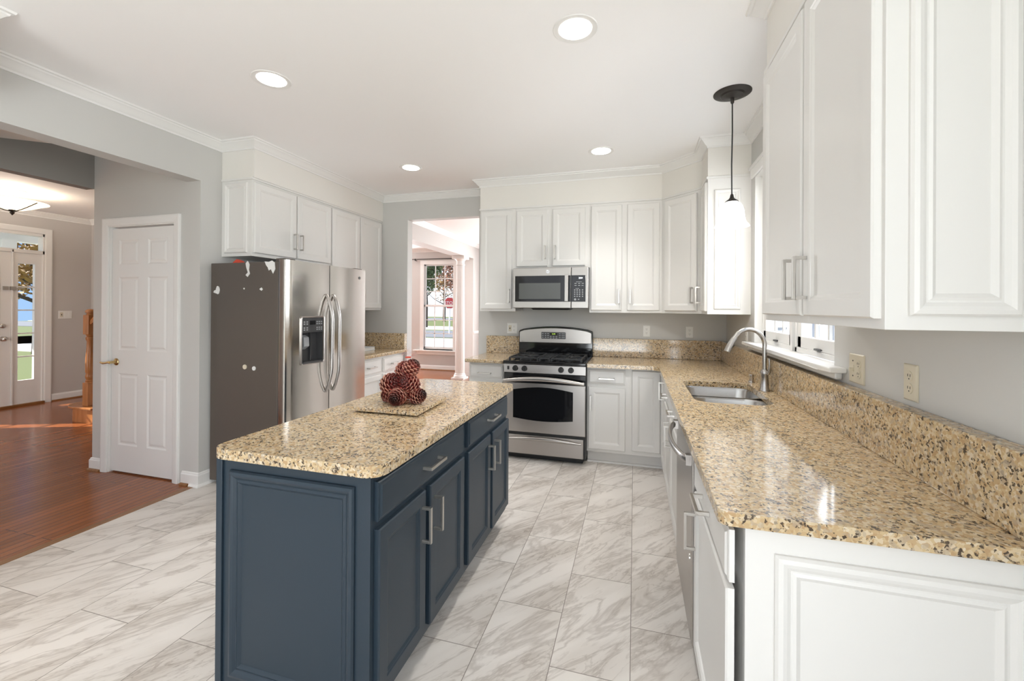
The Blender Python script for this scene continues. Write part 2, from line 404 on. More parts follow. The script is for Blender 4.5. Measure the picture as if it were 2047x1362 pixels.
DRAWER = [(0, 0), (0, .012), (.004, .0145), (.009, .0150), (.014, .020)]
MOULD = [(0, 0), (0, .007), (.005, .013), (.014, .015), (.022, .012), (.030, .006), (.034, .006), (.040, .009), (.046, .004), (.050, 0.0004)]
# ------------------------------------------------------------------ room shell
CZ = 2.74
struct('floor', MB().box(-3.277, 1.0, -3.15, 4.56, -.05, 0), 'marble_tile')
struct('floor_hardwood', MB().box(-8.35, -3.33, -3.15, 9.0, -.05, 0).box(-3.33, -3.277, 4.5, 9, -.05, 0).box(-3.277, 1.0, 4.56, 9.0, -.05, 0), 'hardwood')
struct('trim_floor_strip', MB().box(-3.33, -3.277, -3.15, 2.50, -.05, .002), 'wood_strip')
struct('ceiling', MB().box(-8.35, 1.0, -3.3, 9.0, CZ, CZ+.2), 'ceiling_paint')
WX, WY = .85, 4.53
struct('wall_right', MB().box(WX, 1.0, -3.15, -2.2, 0, CZ).box(WX, 1.0, -.4, 2.21, 0, CZ).box(WX, 1.0, -2.2, -.4, 0, .85).box(WX, 1.0, -2.2, -.4, 2.25, CZ).box(WX, 1.0, 3.53, 9.0, 0, CZ).box(WX, 1.0, 2.21, 3.53, 0, 1.14).box(WX, 1.0, 2.21, 3.53, 2.39, CZ), 'wall_paint')
struct('wall_back', MB().box(-3.26, -2.595, WY, 4.64, 0, CZ).box(-1.69, WX, WY, 4.64, 0, CZ).box(-2.595, -1.69, WY, 4.64, 2.445, CZ), 'wall_paint')
struct('wall_left', MB().box(-3.40, -3.26, .2, 2.53, 2.385, CZ).box(-3.40, -3.26, 2.53, 4.64, 0, CZ).box(-3.40, -3.26, -3.15, -2.5, 0, CZ).box(-3.40, -3.26, -.7, .2, 0, CZ).box(-3.40, -3.26, -2.5, -.7, 0, .6).box(-3.40, -3.26, -2.5, -.7, 2.2, CZ), 'wall_paint')
struct('wall_closet', MB().box(-4.46, -4.275, 2.53, 2.64, 0, CZ).box(-3.525, -3.40, 2.53, 2.64, 0, CZ).box(-4.275, -3.525, 2.53, 2.64, 2.075, CZ).box(-4.46, -4.36, 2.64, 4.62, 0, CZ), 'wall_paint')
struct('wall_hall_header', MB().box(-4.56, -4.46, .3, 2.53, 2.405, CZ), 'wall_paint_shaded')
struct('wall_hall_near', MB().box(-8.2, -7.5, .15, .3, 0, CZ).box(-4.9, -3.4, .15, .3, 0, CZ).box(-7.5, -4.9, .15, .3, 2.4, CZ), 'wall_paint_warm')
struct('wall_foyer_back', MB().box(-8.2, -4.36, 4.62, 4.72, 0, CZ), 'wall_paint_warm')
struct('wall_front', MB().box(-8.35, -8.2, .15, 2.48, 0, CZ).box(-8.35, -8.2, 4.07, 9.0, 0, CZ).box(-8.35, -8.2, 2.48, 4.07, 2.43, CZ), 'wall_paint_warm')
struct('wall_dining_far', MB().box(-8.2, -7.45, 8.8, 8.95, 0, CZ).box(-5.15, -4.66, 8.8, 8.95, 0, CZ).box(-7.45, -5.15, 8.8, 8.95, 0, .45).box(-7.45, -5.15, 8.8, 8.95, 2.43, CZ).box(-3.84, -2.35, 8.8, 8.95, 0, CZ).box(-.05, 1.0, 8.8, 8.95, 0, CZ).box(-2.35, -.05, 8.8, 8.95, 0, .45).box(-2.35, -.05, 8.8, 8.95, 2.43, CZ).box(-4.66, -3.84, 8.8, 8.95, 0, .48).box(-4.66, -3.84, 8.8, 8.95, 2.43, CZ), 'wall_paint_warm')
struct('wall_dining_left', MB().box(-3.45, -3.2, 8.25, 8.8, 0, CZ).box(-3.45, -3.2, 4.64, 8.25, 2.425, CZ), 'wall_paint_warm')
struct('wall_rear', MB().box(-3.4, -2.9, -3.15, -3.0, 0, CZ).box(.3, WX, -3.15, -3.0, 0, CZ).box(-2.9, .3, -3.15, -3.0, 2.4, CZ), 'wall_paint')
struct('wall_hall_bulkhead', MB().prism([(-4.46, 1.93), (-3.70, 2.53), (-3.405, 2.53), (-3.405, .31), (-4.46, .31)], 2.62, 2.735), 'soffit_paint')
struct('wall_soffit_left', MB().box(-3.26, -2.93, 2.71, WY, 2.44, CZ), 'soffit_paint')
struct('wall_soffit_back', MB().prism([(-1.565, WY), (-1.565, 4.22), (.24, 4.22), (.545, 3.92), (.545, 3.63), (WX, 3.63), (WX, WY)], 2.44, CZ), 'soffit_paint')
struct('wall_soffit_right', MB().box(.545, WX, 1.164, 2.08, 2.44, CZ), 'soffit_paint')
struct('wall_soffit_pantry', MB().box(-3.26, -2.79, -1.5, 1.18, 2.44, CZ), 'soffit_paint')
CROWN = [(0, 2.666), (.008, 2.666), (.010, 2.678), (.017, 2.683), (.026, 2.692), (.044, 2.713), (.052, 2.718), (.055, 2.726), (.066, 2.729), (.070, 2.7395), (0, 2.7395)]
# walk with the room on the right: up the left side, along the back, down the right side
struct('trim_1', MB().sweep([(-3.26, 1.0), (-3.26, 2.71), (-2.93, 2.71), (-2.93, WY), (-1.565, WY), (-1.565, 4.22), (.24, 4.22), (.545, 3.92), (.545, 3.63), (WX, 3.63), (WX, 2.08), (.545, 2.08), (.545, 1.164), (WX, 1.164), (WX, -3.0)], CROWN), 'trim_white', smooth=35)
struct('trim_2', MB().sweep([(-2.79, -1.5), (-2.79, 1.18), (-3.26, 1.18)][::-1][::-1], [(o, z) for o, z in CROWN]), 'trim_white', smooth=35) if 0 else struct('trim_2', MB().sweep([(-2.79, -1.5), (-2.79, 1.18), (-3.26, 1.18)], CROWN), 'trim_white', smooth=35)
struct('trim_3', MB().sweep([(-8.2, .3), (-8.2, 4.62), (-4.46, 4.62)], CROWN), 'trim_white', smooth=35)
struct('trim_4', MB().sweep([(WX, 4.64), (-3.2, 4.64)][::-1][::-1], CROWN), 'trim_white', smooth=35)
struct('trim_5', MB().sweep([(-3.2, 4.64), (-3.2, 8.8), (WX, 8.8)], CROWN), 'trim_white', smooth=35)
struct('trim_6', MB().sweep([(-8.2, 8.8), (-3.45, 8.8), (-3.45, 4.72)], CROWN), 'trim_white', smooth=35)
BASE = [(0, 0), (.015, 0), (.015, .085), (.010, .093), (.009, .1), (.003, .106), (0, .106)]
SHOE = [(.015, 0), (.030, 0), (.029, .008), (.024, .015), (.015, .018)]
struct('baseboard_left', MB().sweep([(-3.425, 2.53), (-3.26, 2.53), (-3.26, 4.53)], BASE).sweep([(-3.33, 2.53), (-3.26, 2.53), (-3.26, 4.53)], SHOE), 'trim_white')
struct('baseboard_closet', MB().sweep([(-4.46, 2.64), (-4.46, 2.53), (-4.34, 2.53)], BASE), 'trim_white')
struct('baseboard_front', MB().sweep([(-8.2, 4.15), (-8.2, 4.62), (-6.6, 4.62)], BASE), 'trim_white')
struct('baseboard_dining', MB().sweep([(-8.2, 8.8), (-3.45, 8.8), (-3.45, 8.25), (-3.2, 8.25), (-3.2, 8.8), (WX, 8.8)], BASE), 'trim_white')
struct('trim_shoe_wood', MB().sweep([(-4.46, 2.64), (-4.46, 2.53), (-4.34, 2.53)], SHOE).sweep([(-8.2, 4.15), (-8.2, 4.62), (-6.6, 4.62)], SHOE).sweep([(-8.2, 8.8), (-3.45, 8.8)], SHOE).sweep([(-3.425, 2.53), (-3.345, 2.53)], SHOE), 'wood_strip')
struct('trim_chair_rail', MB().sweep([(-3.2, 8.25), (-3.2, 8.8), (WX, 8.8)], [(0, .86), (.01, .86), (.022, .885), (.022, .9), (.01, .92), (0, .925)]), 'trim_white')
struct('trim_pilaster', MB().box(-3.455, -3.195, 8.236, 8.25, .0, 2.425), 'trim_white')
# ------------------------------------------------------------------ doors and windows
def casing(mb, o, u, n, w, h, cw=.065):
    # three-sided door casing round an opening w x h
    o = V(o); u = V(u); n = V(n); z = V((0, 0, 1))
    prof = [(0, 0), (0, .010), (.010, .014), (cw-.012, .019), (cw, .017), (cw, 0)]
    rings = []
    for k in range(4):
        ring = []
        for a, d in prof:
            if k == 0: p = o-u*a
            elif k == 1: p = o-u*a+z*(h+a)
            elif k == 2: p = o+u*(w+a)+z*(h+a)
            else: p = o+u*(w+a)
            ring.append(p+n*d)
        rings.append(ring)
    return mb.loft(rings)
# closet door
d = sroot('door_1', (-3.9, 2.53, 0))
casing(MB(), (-4.270, 2.53, 0), (1, 0, 0), (0, -1, 0), .745, 2.072).build('casing', 'trim_white', d, bevel=.001)
MB().box(-4.275, -4.265, 2.53, 2.63, 0, 2.07).box(-3.535, -3.525, 2.53, 2.63, 0, 2.07).box(-4.275, -3.525, 2.53, 2.63, 2.065, 2.075).build('jamb', 'trim_white', d)
leaf = MB(); X0, X1, Z0, Z1, YD = -4.262, -3.538, .012, 2.052, 2.548
cols = [(-4.180, -3.954), (-3.846, -3.628)]; rows = [(.235, .836), (1.03, 1.645), (1.75, 1.958)]
leaf.box(X0, X1, YD+.012, YD+.034, Z0, Z1)
xs = [X0, cols[0][0], cols[0][1], cols[1][0], cols[1][1], X1]; zs = [Z0]+[q for r in rows for q in r]+[Z1]
for i in range(5):
    for j in range(7):
        if i % 2 == 1 and j % 2 == 1:
            leaf.panel((xs[i], YD, zs[j]), (1, 0, 0), (0, -1, 0), xs[i+1]-xs[i], zs[j+1]-zs[j], [(0, -.012), (0, 0), (.012, -.007), (.020, -.007), (.036, -.001), (.038, -.001)])
        else:
            leaf.panel((xs[i], YD, zs[j]), (1, 0, 0), (0, -1, 0), xs[i+1]-xs[i], zs[j+1]-zs[j], [(0, -.012), (0, 0)])
leaf.build('door_panel', 'trim_white', d)
lv = MB().lathe((-4.205, YD, .93), [(.031, 0), (.031, .004), (.024, .010), (.012, .014), (.011, .045), (.012, .05), (0.001, .051)], 24, (0, -1, 0))
lv.tube([(-4.205, YD-.045, .93), (-4.225, YD-.050, .931), (-4.255, YD-.052, .925), (-4.285, YD-.05, .921), (-4.315, YD-.049, .927)], [.010, .0095, .008, .0085, .007])
lv.build('lever_handle', 'brass', d, smooth=50)
for z, mt in ((1.847, 'hinge_steel'), (1.085, 'brass'), (.32, 'brass')):
    h = MB().cyl((-3.533, YD-.006, z-.045), (-3.533, YD-.006, z+.045), .007, 10); h.box(-3.548, -3.533, YD-.002, YD+.001, z-.042, z+.042); h.build('hinge', mt, d)
# front entrance
d = sroot('door_2', (-8.2, 3.27, 0))
fx = -8.2
casing(MB(), (fx, 2.48, 0), (0, 1, 0), (1, 0, 0), 1.59, 2.43, .075).build('casing', 'trim_white', d)
fr = MB()
for y0, y1, z0, z1 in ((2.48, 2.52, 0, 2.43), (2.785, 2.825, 0, 2.2), (3.735, 3.752, 0, 2.17), (4.05, 4.07, 0, 2.43), (2.48, 4.07, 2.39, 2.43), (2.48, 4.07, 2.135, 2.185)): fr.box(-8.31, fx-.004, y0, y1, z0, z1)
for y0, y1 in ((2.52, 2.785), (3.752, 4.05)):
    a, b = (3.803, 3.975) if y0 > 3 else (2.57, 2.74)
    for q in ((y0, a, 0, 2.135), (b, y1, 0, 2.135), (a, b, 0, .355), (a, b, 1.985, 2.135)): fr.box(-8.27, fx-.02, *q)
    for z in (.685, 1.01, 1.335, 1.66): fr.box(-8.245, -8.225, a, b, z-.009, z+.009)
for y in (3.0, 3.52): fr.box(-8.26, -8.235, y-.012, y+.012, 2.185, 2.39)
fr.build('frame', 'trim_white', d, bevel=.002)
MB().box(-8.238, -8.234, 2.52, 4.05, 2.185, 2.39).box(-8.238, -8.234, 3.803, 3.975, .355, 1.985).box(-8.238, -8.234, 2.57, 2.74, .355, 1.985).build('pane', 'window_glass', d)
dl = MB().box(-8.26, fx-.016, 2.828, 3.732, .03, 2.132)
for z0, z1 in ((.2, .85), (1.0, 1.95)):
    for y0 in (2.93, 3.33): dl.panel((fx-.016, y0, z0), (0, 1, 0), (1, 0, 0), .3, z1-z0, [(0, -.004), (0, .001), (.015, .007), (.03, .001), (.05, .004), (.06, .004)])
dl.build('door_panel', 'trim_white', d)
kn = MB().lathe((fx-.016, 3.655, .945), [(.032, 0), (.032, .006), (.014, .012), (.012, .03), (.028, .04), (.03, .055), (.02, .068), (.001, .07)], 20, (1, 0, 0)); kn.build('knob', 'nickel', d, smooth=50)
MB().lathe((fx-.016, 3.655, 1.12), [(.03, 0), (.03, .008), (.02, .016), (.001, .017)], 20, (1, 0, 0)).build('deadbolt', 'nickel', d, smooth=50)
MB().box(fx-.016, fx+.004, 3.65, 3.70, 1.61, 1.66).box(fx-.018, fx+.006, 3.72, 3.775, 1.61, 1.66).box(fx-.01, fx, 3.77, 3.86, 1.628, 1.642).build('swing_bar_lock', 'nickel', d)
MB().box(-8.35, fx+.03, 2.48, 4.07, 0, .03).build('threshold', 'wood_strip', d, bevel=.004)
# kitchen sink window
w = sroot('window_1', (.9, 2.87, 1.14))
wf = MB()
for y0, y1 in ((2.21, 2.855), (2.885, 3.53)):
    wf.box(.90, .96, y0, y0+.03, 1.162, 2.39).box(.90, .96, y1-.03, y1, 1.162, 2.39).box(.90, .96, y0, y1, 1.162, 1.19).box(.90, .96, y0, y1, 2.36, 2.39)
wf.box(.885, .97, 2.852, 2.888, 1.15, 2.39)
wf.build('frame', 'trim_white', w, bevel=.002)
for y0, y1 in ((2.24, 2.825), (2.915, 3.50)):
    sh = MB().box(.905, .945, y0, y0+.05, 1.19, 2.36).box(.905, .945, y1-.05, y1, 1.19, 2.36).box(.905, .945, y0, y1, 1.19, 1.255).box(.905, .945, y0, y1, 2.30, 2.36)
    ss = sh.build('sash', 'trim_white', w, bevel=.003)
    g = MB()
    for k in (1, 2): g.box(.918, .932, y0+.05+(y1-y0-.1)*k/3-.009, y0+.05+(y1-y0-.1)*k/3+.009, 1.255, 2.30)
    for k in (1, 2, 3): g.box(.918, .932, y0+.05, y1-.05, 1.255+1.045*k/4-.009, 1.255+1.045*k/4+.009)
    g.build('muntin_grid', 'trim_white', ss)
    MB().box(.923, .927, y0+.05, y1-.05, 1.255, 2.30).build('pane', 'window_glass', ss)
    cr = MB().box(.89, .905, (y0+y1)/2-.03, (y0+y1)/2+.02, 1.196, 1.206).tube([(.893, (y0+y1)/2+.02, 1.2), (.888, (y0+y1)/2-.02, 1.202), (.886, (y0+y1)/2-.085, 1.205)], .004, 8); cr.build('crank', 'iron', ss)
MB().box(.785, .90, 2.21, 3.53, 1.14, 1.162).box(.785, .85, 2.09, 2.21, 1.14, 1.162).box(.785, .85, 3.53, 3.62, 1.14, 1.162).build('sill', 'trim_white', w, bevel=.005)
MB().box(.822, .85, 2.13, 3.59, 1.108, 1.14).build('apron', 'trim_white', w, bevel=.006)
MB().box(.852, .90, 2.205, 2.215, 1.162, 2.39).box(.852, .90, 3.525, 3.535, 1.162, 2.39).box(.852, .90, 2.21, 3.53, 2.385, 2.395).build('jamb', 'trim_white', w)
MB().box(.835, .85, 2.12, 3.60, 2.39, 2.455).box(.825, .85, 2.10, 3.61, 2.455, 2.475).build('head_casing', 'trim_white', w, bevel=.003)
# living-room window seen through the doorway
w = sroot('window_2', (-4.25, 8.8, .5))
MB().box(-4.70, -4.61, 8.775, 8.8, .44, 2.47).box(-3.89, -3.80, 8.775, 8.8, .44, 2.47).box(-4.70, -3.80, 8.772, 8.8, 2.385, 2.47).build('casing', 'trim_white', w, bevel=.003)
MB().box(-4.84, -3.70, 8.70, 8.83, .425, .45).box(-4.78, -3.74, 8.776, 8.8, .345, .425).build('sill', 'trim_white', w, bevel=.004)
for z0, z1, y in ((1.425, 2.40, 8.86), (.47, 1.47, 8.83)):
    sh = MB().box(-4.64, -4.595, y, y+.03, z0, z1).box(-3.905, -3.86, y, y+.03, z0, z1).box(-4.64, -3.86, y, y+.03, z0, z0+.05).box(-4.64, -3.86, y, y+.03, z1-.04, z1)
    ss = sh.build('sash', 'trim_white', w, bevel=.002)
    g = MB()
    for k in (1, 2):
        xx = -4.595+.69*k/3; g.box(xx-.009, xx+.009, y+.008, y+.022, z0, z1); zz = z0+.05+(z1-z0-.09)*k/3; g.box(-4.6, -3.9, y+.008, y+.022, zz-.009, zz+.009)
    g.build('muntin_grid', 'trim_white', ss)
    MB().box(-4.6, -3.9, y+.013, y+.017, z0+.05, z1-.04).build('pane', 'window_glass', ss)
MB().box(-4.66, -4.64, 8.8, 8.95, .45, 2.43).box(-3.86, -3.84, 8.8, 8.95, .45, 2.43).box(-4.66, -3.84, 8.8, 8.95, 2.40, 2.43).box(-4.66, -3.84, 8.8, 8.95, .45, .47).build('jamb', 'trim_white', w)
t = thing('curtain_rod', (-4.3, 8.72, 2.5), 'thin dark curtain rod above the white window past the doorway', 'curtain rod')
MB().cyl((-4.93, 8.72, 2.50), (-3.6, 8.72, 2.50), .010, 10).build('rod', 'dark_bronze', t)
MB().lathe((-4.93, 8.72, 2.50), [(.006, 0), (.02, .015), (.02, .03), (.001, .045)], 12, (-1, 0, 0)).build('finial', 'dark_bronze', t)
for x in (-4.80, -3.7): MB().box(x-.006, x+.006, 8.715, 8.8, 2.47, 2.485).cyl((x, 8.72, 2.475), (x, 8.72, 2.515), .014, 10).build('bracket', 'dark_bronze', t)
t = thing('round_column', (-3.325, 7.86, 0), 'round fluted white column between dining and living room', 'column')
MB().box(-3.455, -3.195, 7.73, 7.99, 0, .035).lathe((-3.325, 7.86, .035), [(.12, 0), (.125, .02), (.118, .04), (.105, .05), (.107, .065), (.098, .08)], 40).build('base', 'trim_white', t, smooth=40)
fl = MB(); rings = []
for z, r in ((.11, .094), (.6, .094), (1.4, .088), (2.24, .078)):
    rings.append([(-3.325+(r-(.006 if i % 4 in (2, 3) else 0))*math.cos(2*math.pi*i/80), 7.86+(r-(.006 if i % 4 in (2, 3) else 0))*math.sin(2*math.pi*i/80), z) for i in range(80)])
fl.loft(rings).build('shaft', 'trim_white', t, smooth=50)
MB().lathe((-3.325, 7.86, 2.24), [(.078, 0), (.09, .01), (.09, .025), (.08, .035), (.082, .09), (.11, .12), (.122, .13)], 40).box(-3.455, -3.195, 7.73, 7.99, 2.37, 2.425).build('capital', 'trim_white', t, smooth=40)
# ------------------------------------------------------------------ cabinet builders
Zv = (0, 0, 1)
def cab(name, loc, label, group, body, mat='cabinet_white'):
    t = thing(name, loc, label, 'cabinet', group); body.build('carcass', mat, t, bevel=.0015); return t
def front(t, o, u, n, w, h, mat='cabinet_white', kind='door', pull=None, plabel=None):
    ob = MB().panel(o, u, n, w, h, DOOR if kind == 'door' else DRAWER).build(kind, mat, t)
    if pull is not None:
        c, al = pull; MB().pull(c, al, n).build('handle', 'nickel', ob, bevel=.0008)
    return ob
G1 = 'white wall cabinets'; G2 = 'white base cabinets'
nL = (1, 0, 0); uL = (0, 1, 0)   # left-wall fronts face +x
nB = (0, -1, 0); uB = (1, 0, 0)  # back-wall fronts face -y
nR = (-1, 0, 0); uR = (0, 1, 0)  # right-wall fronts face -x
# above the fridge
xl = -2.95
t = cab('wall_cabinet', (-3.1, 3.16, 1.811), 'two-door white wall cabinet directly above the refrigerator', G1, MB().box(-3.26, xl, 2.71, 3.622, 1.811, 2.425).box(-3.26, xl+.01, 2.702, 3.622, 2.425, 2.442))
front(t, (xl, 2.722, 1.838), uL, nL, .44, .567, pull=((xl+.02, 3.133, 1.985), Zv))
front(t, (xl, 3.178, 1.838), uL, nL, .44, .567, pull=((xl+.02, 3.208, 1.985), Zv))
MB().panel((-3.225, 2.71, 1.838), (1, 0, 0), nB, .235, .565, [(a*.8, b) for a, b in MOULD]).build('end_panel', 'cabinet_white', t)
t = cab('wall_cabinet', (-3.1, 4.07, 1.372), 'tall white wall cabinet between the refrigerator and the open doorway', G1, MB().box(-3.26, xl, 3.622, WY, 1.372, 2.425).box(-3.26, xl+.01, 3.622, WY, 2.425, 2.442))
front(t, (xl, 3.64, 1.395), uL, nL, .445, 1.01, pull=((xl+.02, 4.055, 1.538), Zv))
front(t, (xl, 4.105, 1.395), uL, nL, .405, 1.01, pull=((xl+.02, 4.14, 1.538), Zv))
# back wall uppers
yf = 4.22
t = cab('wall_cabinet', (-1.37, 4.4, 1.372), 'tall single-door white wall cabinet left of the microwave', G1, MB().box(-1.565, -1.175, yf, WY, 1.372, 2.425).box(-1.573, -1.175, yf-.01, WY, 2.425, 2.442))
front(t, (-1.548, yf, 1.395), uB, nB, .335, 1.015, pull=((-1.235, yf-.02, 1.53), Zv))
t = cab('wall_cabinet', (-.8, 4.4, 1.805), 'short two-door white wall cabinet directly above the microwave', G1, MB().box(-1.175, -.425, yf, WY, 1.806, 2.425).box(-1.175, -.425, yf-.01, WY, 2.425, 2.442))
front(t, (-1.162, yf, 1.828), uB, nB, .32, .567, pull=((-.865, yf-.02, 1.965), Zv))
front(t, (-.79, yf, 1.828), uB, nB, .322, .567, pull=((-.765, yf-.02, 1.963), Zv))
t = cab('wall_cabinet', (-.09, 4.4, 1.366), 'tall two-door white wall cabinet right of the microwave', G1, MB().box(-.425, .24, yf, WY, 1.366, 2.425).box(-.425, .24, yf-.01, WY, 2.425, 2.442))
front(t, (-.41, yf, 1.390), uB, nB, .29, 1.01, pull=((-.145, yf-.02, 1.524), Zv))
front(t, (-.07, yf, 1.390), uB, nB, .29, 1.01, pull=((-.042, yf-.02, 1.524), Zv))
k = math.sqrt(.5); ud = (k, -k, 0); nd = (-k, -k, 0)
t = cab('wall_cabinet', (.55, 4.25, 1.366), 'angled corner white wall cabinet with one door', G1, MB().prism([(.24, WY), (.24, yf), (.545, 3.92), (WX, 3.92), (WX, WY)], 1.366, 2.425).prism([(.24, WY), (.233, yf-.007), (.538, 3.913), (WX, 3.913), (WX, WY)], 2.425, 2.442))
o = V((.24, yf, 1.390))+V(ud)*.045
front(t, o, ud, nd, .342, 1.01, pull=(o+V(ud)*.312+V(nd)*.02+V((0, 0, .134)), Zv))
xr = .545
t = cab('wall_cabinet', (.7, 3.78, 1.366), 'narrow white wall cabinet beside the sink window, with moulded end panel', G1, MB().box(xr, WX, 3.63, 3.92, 1.366, 2.425).box(xr-.01, WX, 3.622, 3.92, 2.425, 2.442))
front(t, (xr, 3.645, 1.390), uR, nR, .255, 1.01, pull=((xr-.02, 3.872, 1.524), Zv))
MB().panel((.592, 3.63, 1.405), (1, 0, 0), nB, .185, .93, [(a*.8, b) for a, b in MOULD]).build('end_panel', 'cabinet_white', t)
t = cab('wall_cabinet', (.7, 1.62, 1.36), 'large near two-door white wall cabinet over the long right worktop', G1, MB().box(xr, WX, 1.164, 2.08, 1.36, 2.425).box(xr-.01, WX, 1.156, 2.088, 2.425, 2.442))
front(t, (xr, 1.619, 1.385), uR, nR, .441, 1.017, pull=((xr-.02, 1.662, 1.507), Zv))
front(t, (xr, 1.178, 1.385), uR, nR, .419, 1.017, pull=((xr-.02, 1.568, 1.507), Zv))
MB().panel((.588, 1.164, 1.392), (1, 0, 0), nB, .195, .98, MOULD).build('end_panel', 'cabinet_white', t)
# base cabinets
t = cab('base_cabinet', (-2.95, 4.07, 0), 'white base cabinet with two drawers past the refrigerator', G2, MB().box(-3.235, -2.64, 3.62, WY-.002, .1, .878).box(-3.235, -2.71, 3.62, WY-.002, 0, .1))
for y0, w_ in ((3.65, .40), (4.085, .42)):
    front(t, (-2.64, y0, .705), uL, nL, w_, .15, kind='drawer', pull=((-2.62, y0+w_/2, .778), (0, 1, 0)))
    front(t, (-2.64, y0, .13), uL, nL, w_, .55, pull=((-2.62, y0+(w_-.04 if y0 < 4 else .04), .56), Zv))
yb = 3.90
t = cab('base_cabinet', (-1.37, 4.2, 0), 'narrow white base cabinet with drawer, left of the range', G2, MB().box(-1.56, -1.19, yb+.02, WY-.002, .1, .878).box(-1.56, -1.19, yb+.09, WY-.002, 0, .1))
front(t, (-1.545, yb+.02, .73), uB, nB, .335, .126, kind='drawer', pull=((-1.39, yb, .778), (1, 0, 0)))
front(t, (-1.545, yb+.02, .13), uB, nB, .335, .57, pull=((-1.24, yb, .56), Zv))
t = cab('base_cabinet', (-.09, 4.2, 0), 'white base cabinet right of the range with drawer and two doors', G2, MB().box(-.412, .845, yb+.02, WY-.002, .115, .878).box(-.412, .26, 3.995, WY-.01, 0, .115).loft([[(-.412, 3.995, 0), (-.412, 3.975, 0), (-.412, 3.978, .012), (-.412, 3.995, .018)], [(.30, 3.995, 0), (.30, 3.975, 0), (.30, 3.978, .012), (.30, 3.995, .018)]]))
front(t, (-.398, yb+.02, .73), uB, nB, .323, .126, kind='drawer', pull=((-.237, yb, .782), (1, 0, 0)))
front(t, (-.398, yb+.02, .143), uB, nB, .323, .56, pull=((-.375, yb, .558), Zv))
front(t, (-.018, yb+.02, .155), uB, nB, .235, .705)
xb = .24
t = cab('base_cabinet', (.55, 3.68, 0), 'narrow white corner base cabinet between the range-side run and the sink cabinet', G2, MB().box(xb, .84, 3.46, 3.917, .1, .878).box(.30, .84, 3.46, 3.917, 0, .1))
front(t, (xb, 3.47, .13), uR, nR, .36, .73, pull=((xb-.02, 3.50, .768), Zv))
t = cab('base_cabinet', (.55, 2.92, 0), 'white sink base cabinet under the double sink', G2, MB().box(xb, .84, 2.385, 2.40, .1, .878).box(xb, .84, 3.44, 3.455, .1, .878).box(xb, .84, 2.40, 3.44, .1, .12).box(xb, .262, 2.40, 3.44, .12, .878).box(.30, .84, 2.385, 3.455, 0, .1))
for y0, py in ((2.40, 2.86), (2.93, 2.97)):
    front(t, (xb, y0, .73), uR, nR, .505, .126, kind='drawer', pull=((xb-.02, y0+.25, .795), (0, 1, 0)))
    front(t, (xb, y0, .13), uR, nR, .505, .575, pull=((xb-.02, py, .60), Zv))
t = cab('base_cabinet', (.55, 1.47, 0), 'near white base cabinet with moulded end panel at the worktop end', G2, MB().box(.264, WX-.002, 1.175, 1.76, .1, .878).box(.238, .264, 1.735, 1.76, .1, .878).box(.30, WX-.002, 1.175, 1.76, 0, .1))
front(t, (xb, 1.165, .73), uR, nR, .585, .13, kind='drawer', pull=((xb-.02, 1.47, .785), (0, 1, 0)))
front(t, (xb, 1.165, .13), uR, nR, .585, .585, pull=((xb-.02, 1.71, .58), Zv))
MB().box(.262, WX-.003, 1.160, 1.175, .0, .878).panel((.325, 1.160, .16), (1, 0, 0), nB, .47, .66, [(a*1.1, b) for a, b in MOULD]).build('end_panel', 'cabinet_white', t)
# ------------------------------------------------------------------ worktops and backsplashes
def slab(name, loops, z0, z1, loc, label, cat='worktop'):
    m = MB(); bm = m.bm; es = []
    for lp in loops:
        vs = [bm.verts.new((x, y, z1)) for x, y in lp]
        es += [bm.edges.new((vs[i], vs[(i+1) % len(vs)])) for i in range(len(vs))]
    r = bmesh.ops.triangle_fill(bm, edges=es, use_beauty=True)
    fs = [f for f in bm.faces]
    ex = bmesh.ops.extrude_face_region(bm, geom=fs)
    bmesh.ops.translate(bm, verts=[v for v in ex['geom'] if isinstance(v, bmesh.types.BMVert)], vec=(0, 0, z0-z1))
    ob = m.build(name, 'granite', None, loc, bevel=.009, seg=4)
    return tag(ob, label, cat)
def arc(cx, cy, r, a0, a1, n=6): return [(cx+r*math.cos(math.radians(a0+(a1-a0)*i/n)), cy+r*math.sin(math.radians(a0+(a1-a0)*i/n))) for i in range(n+1)]
SINKS = [(.522, 2.985, .40, .34, .07), (.512, 2.617, .385, .335, .09)]
def sink_hole():
    # one opening round both bowls
    return ([(.722-.07+.07*math.cos(math.radians(a)), 3.155-.07+.07*math.sin(math.radians(a))) for a in range(0, 91, 15)] +
            [(.315+.06+.06*math.cos(math.radians(a)), 3.155-.06+.06*math.sin(math.radians(a))) for a in range(90, 181, 15)] +
            [(.315+.09+.09*math.cos(math.radians(a)), 2.45+.09+.09*math.sin(math.radians(a))) for a in range(180, 271, 15)] +
            [(.705-.11+.11*math.cos(math.radians(a)), 2.45+.11+.11*math.sin(math.radians(a))) for a in range(270, 361, 15)])
E_ = .003
outer = [(-.405, WY-E_), (-.405, 3.842)] + [(.14, 3.842)] + [(x, y) for x, y in arc(.14, 3.782, .06, 90, 0)][1:] + arc(.225, 1.163, .025, 180, 270) + [(WX-E_, 1.138), (WX-E_, WY-E_)]
slab('worktop', [outer, sink_hole()], .880, .914, (.5, 3, .88), 'long L-shaped speckled granite worktop with the sink, along right and back walls')
slab('worktop', [[(-1.578, WY-E_), (-1.578, 3.842), (-1.187, 3.842), (-1.187, WY-E_)]], .880, .914, (-1.38, 4.2, .88), 'short granite worktop left of the range')
slab('worktop', [[(-3.257, 3.60), (-2.585, 3.60), (-2.585, WY-E_), (-3.257, WY-E_)]], .880, .914, (-2.9, 4.07, .88), 'short granite worktop past the refrigerator')
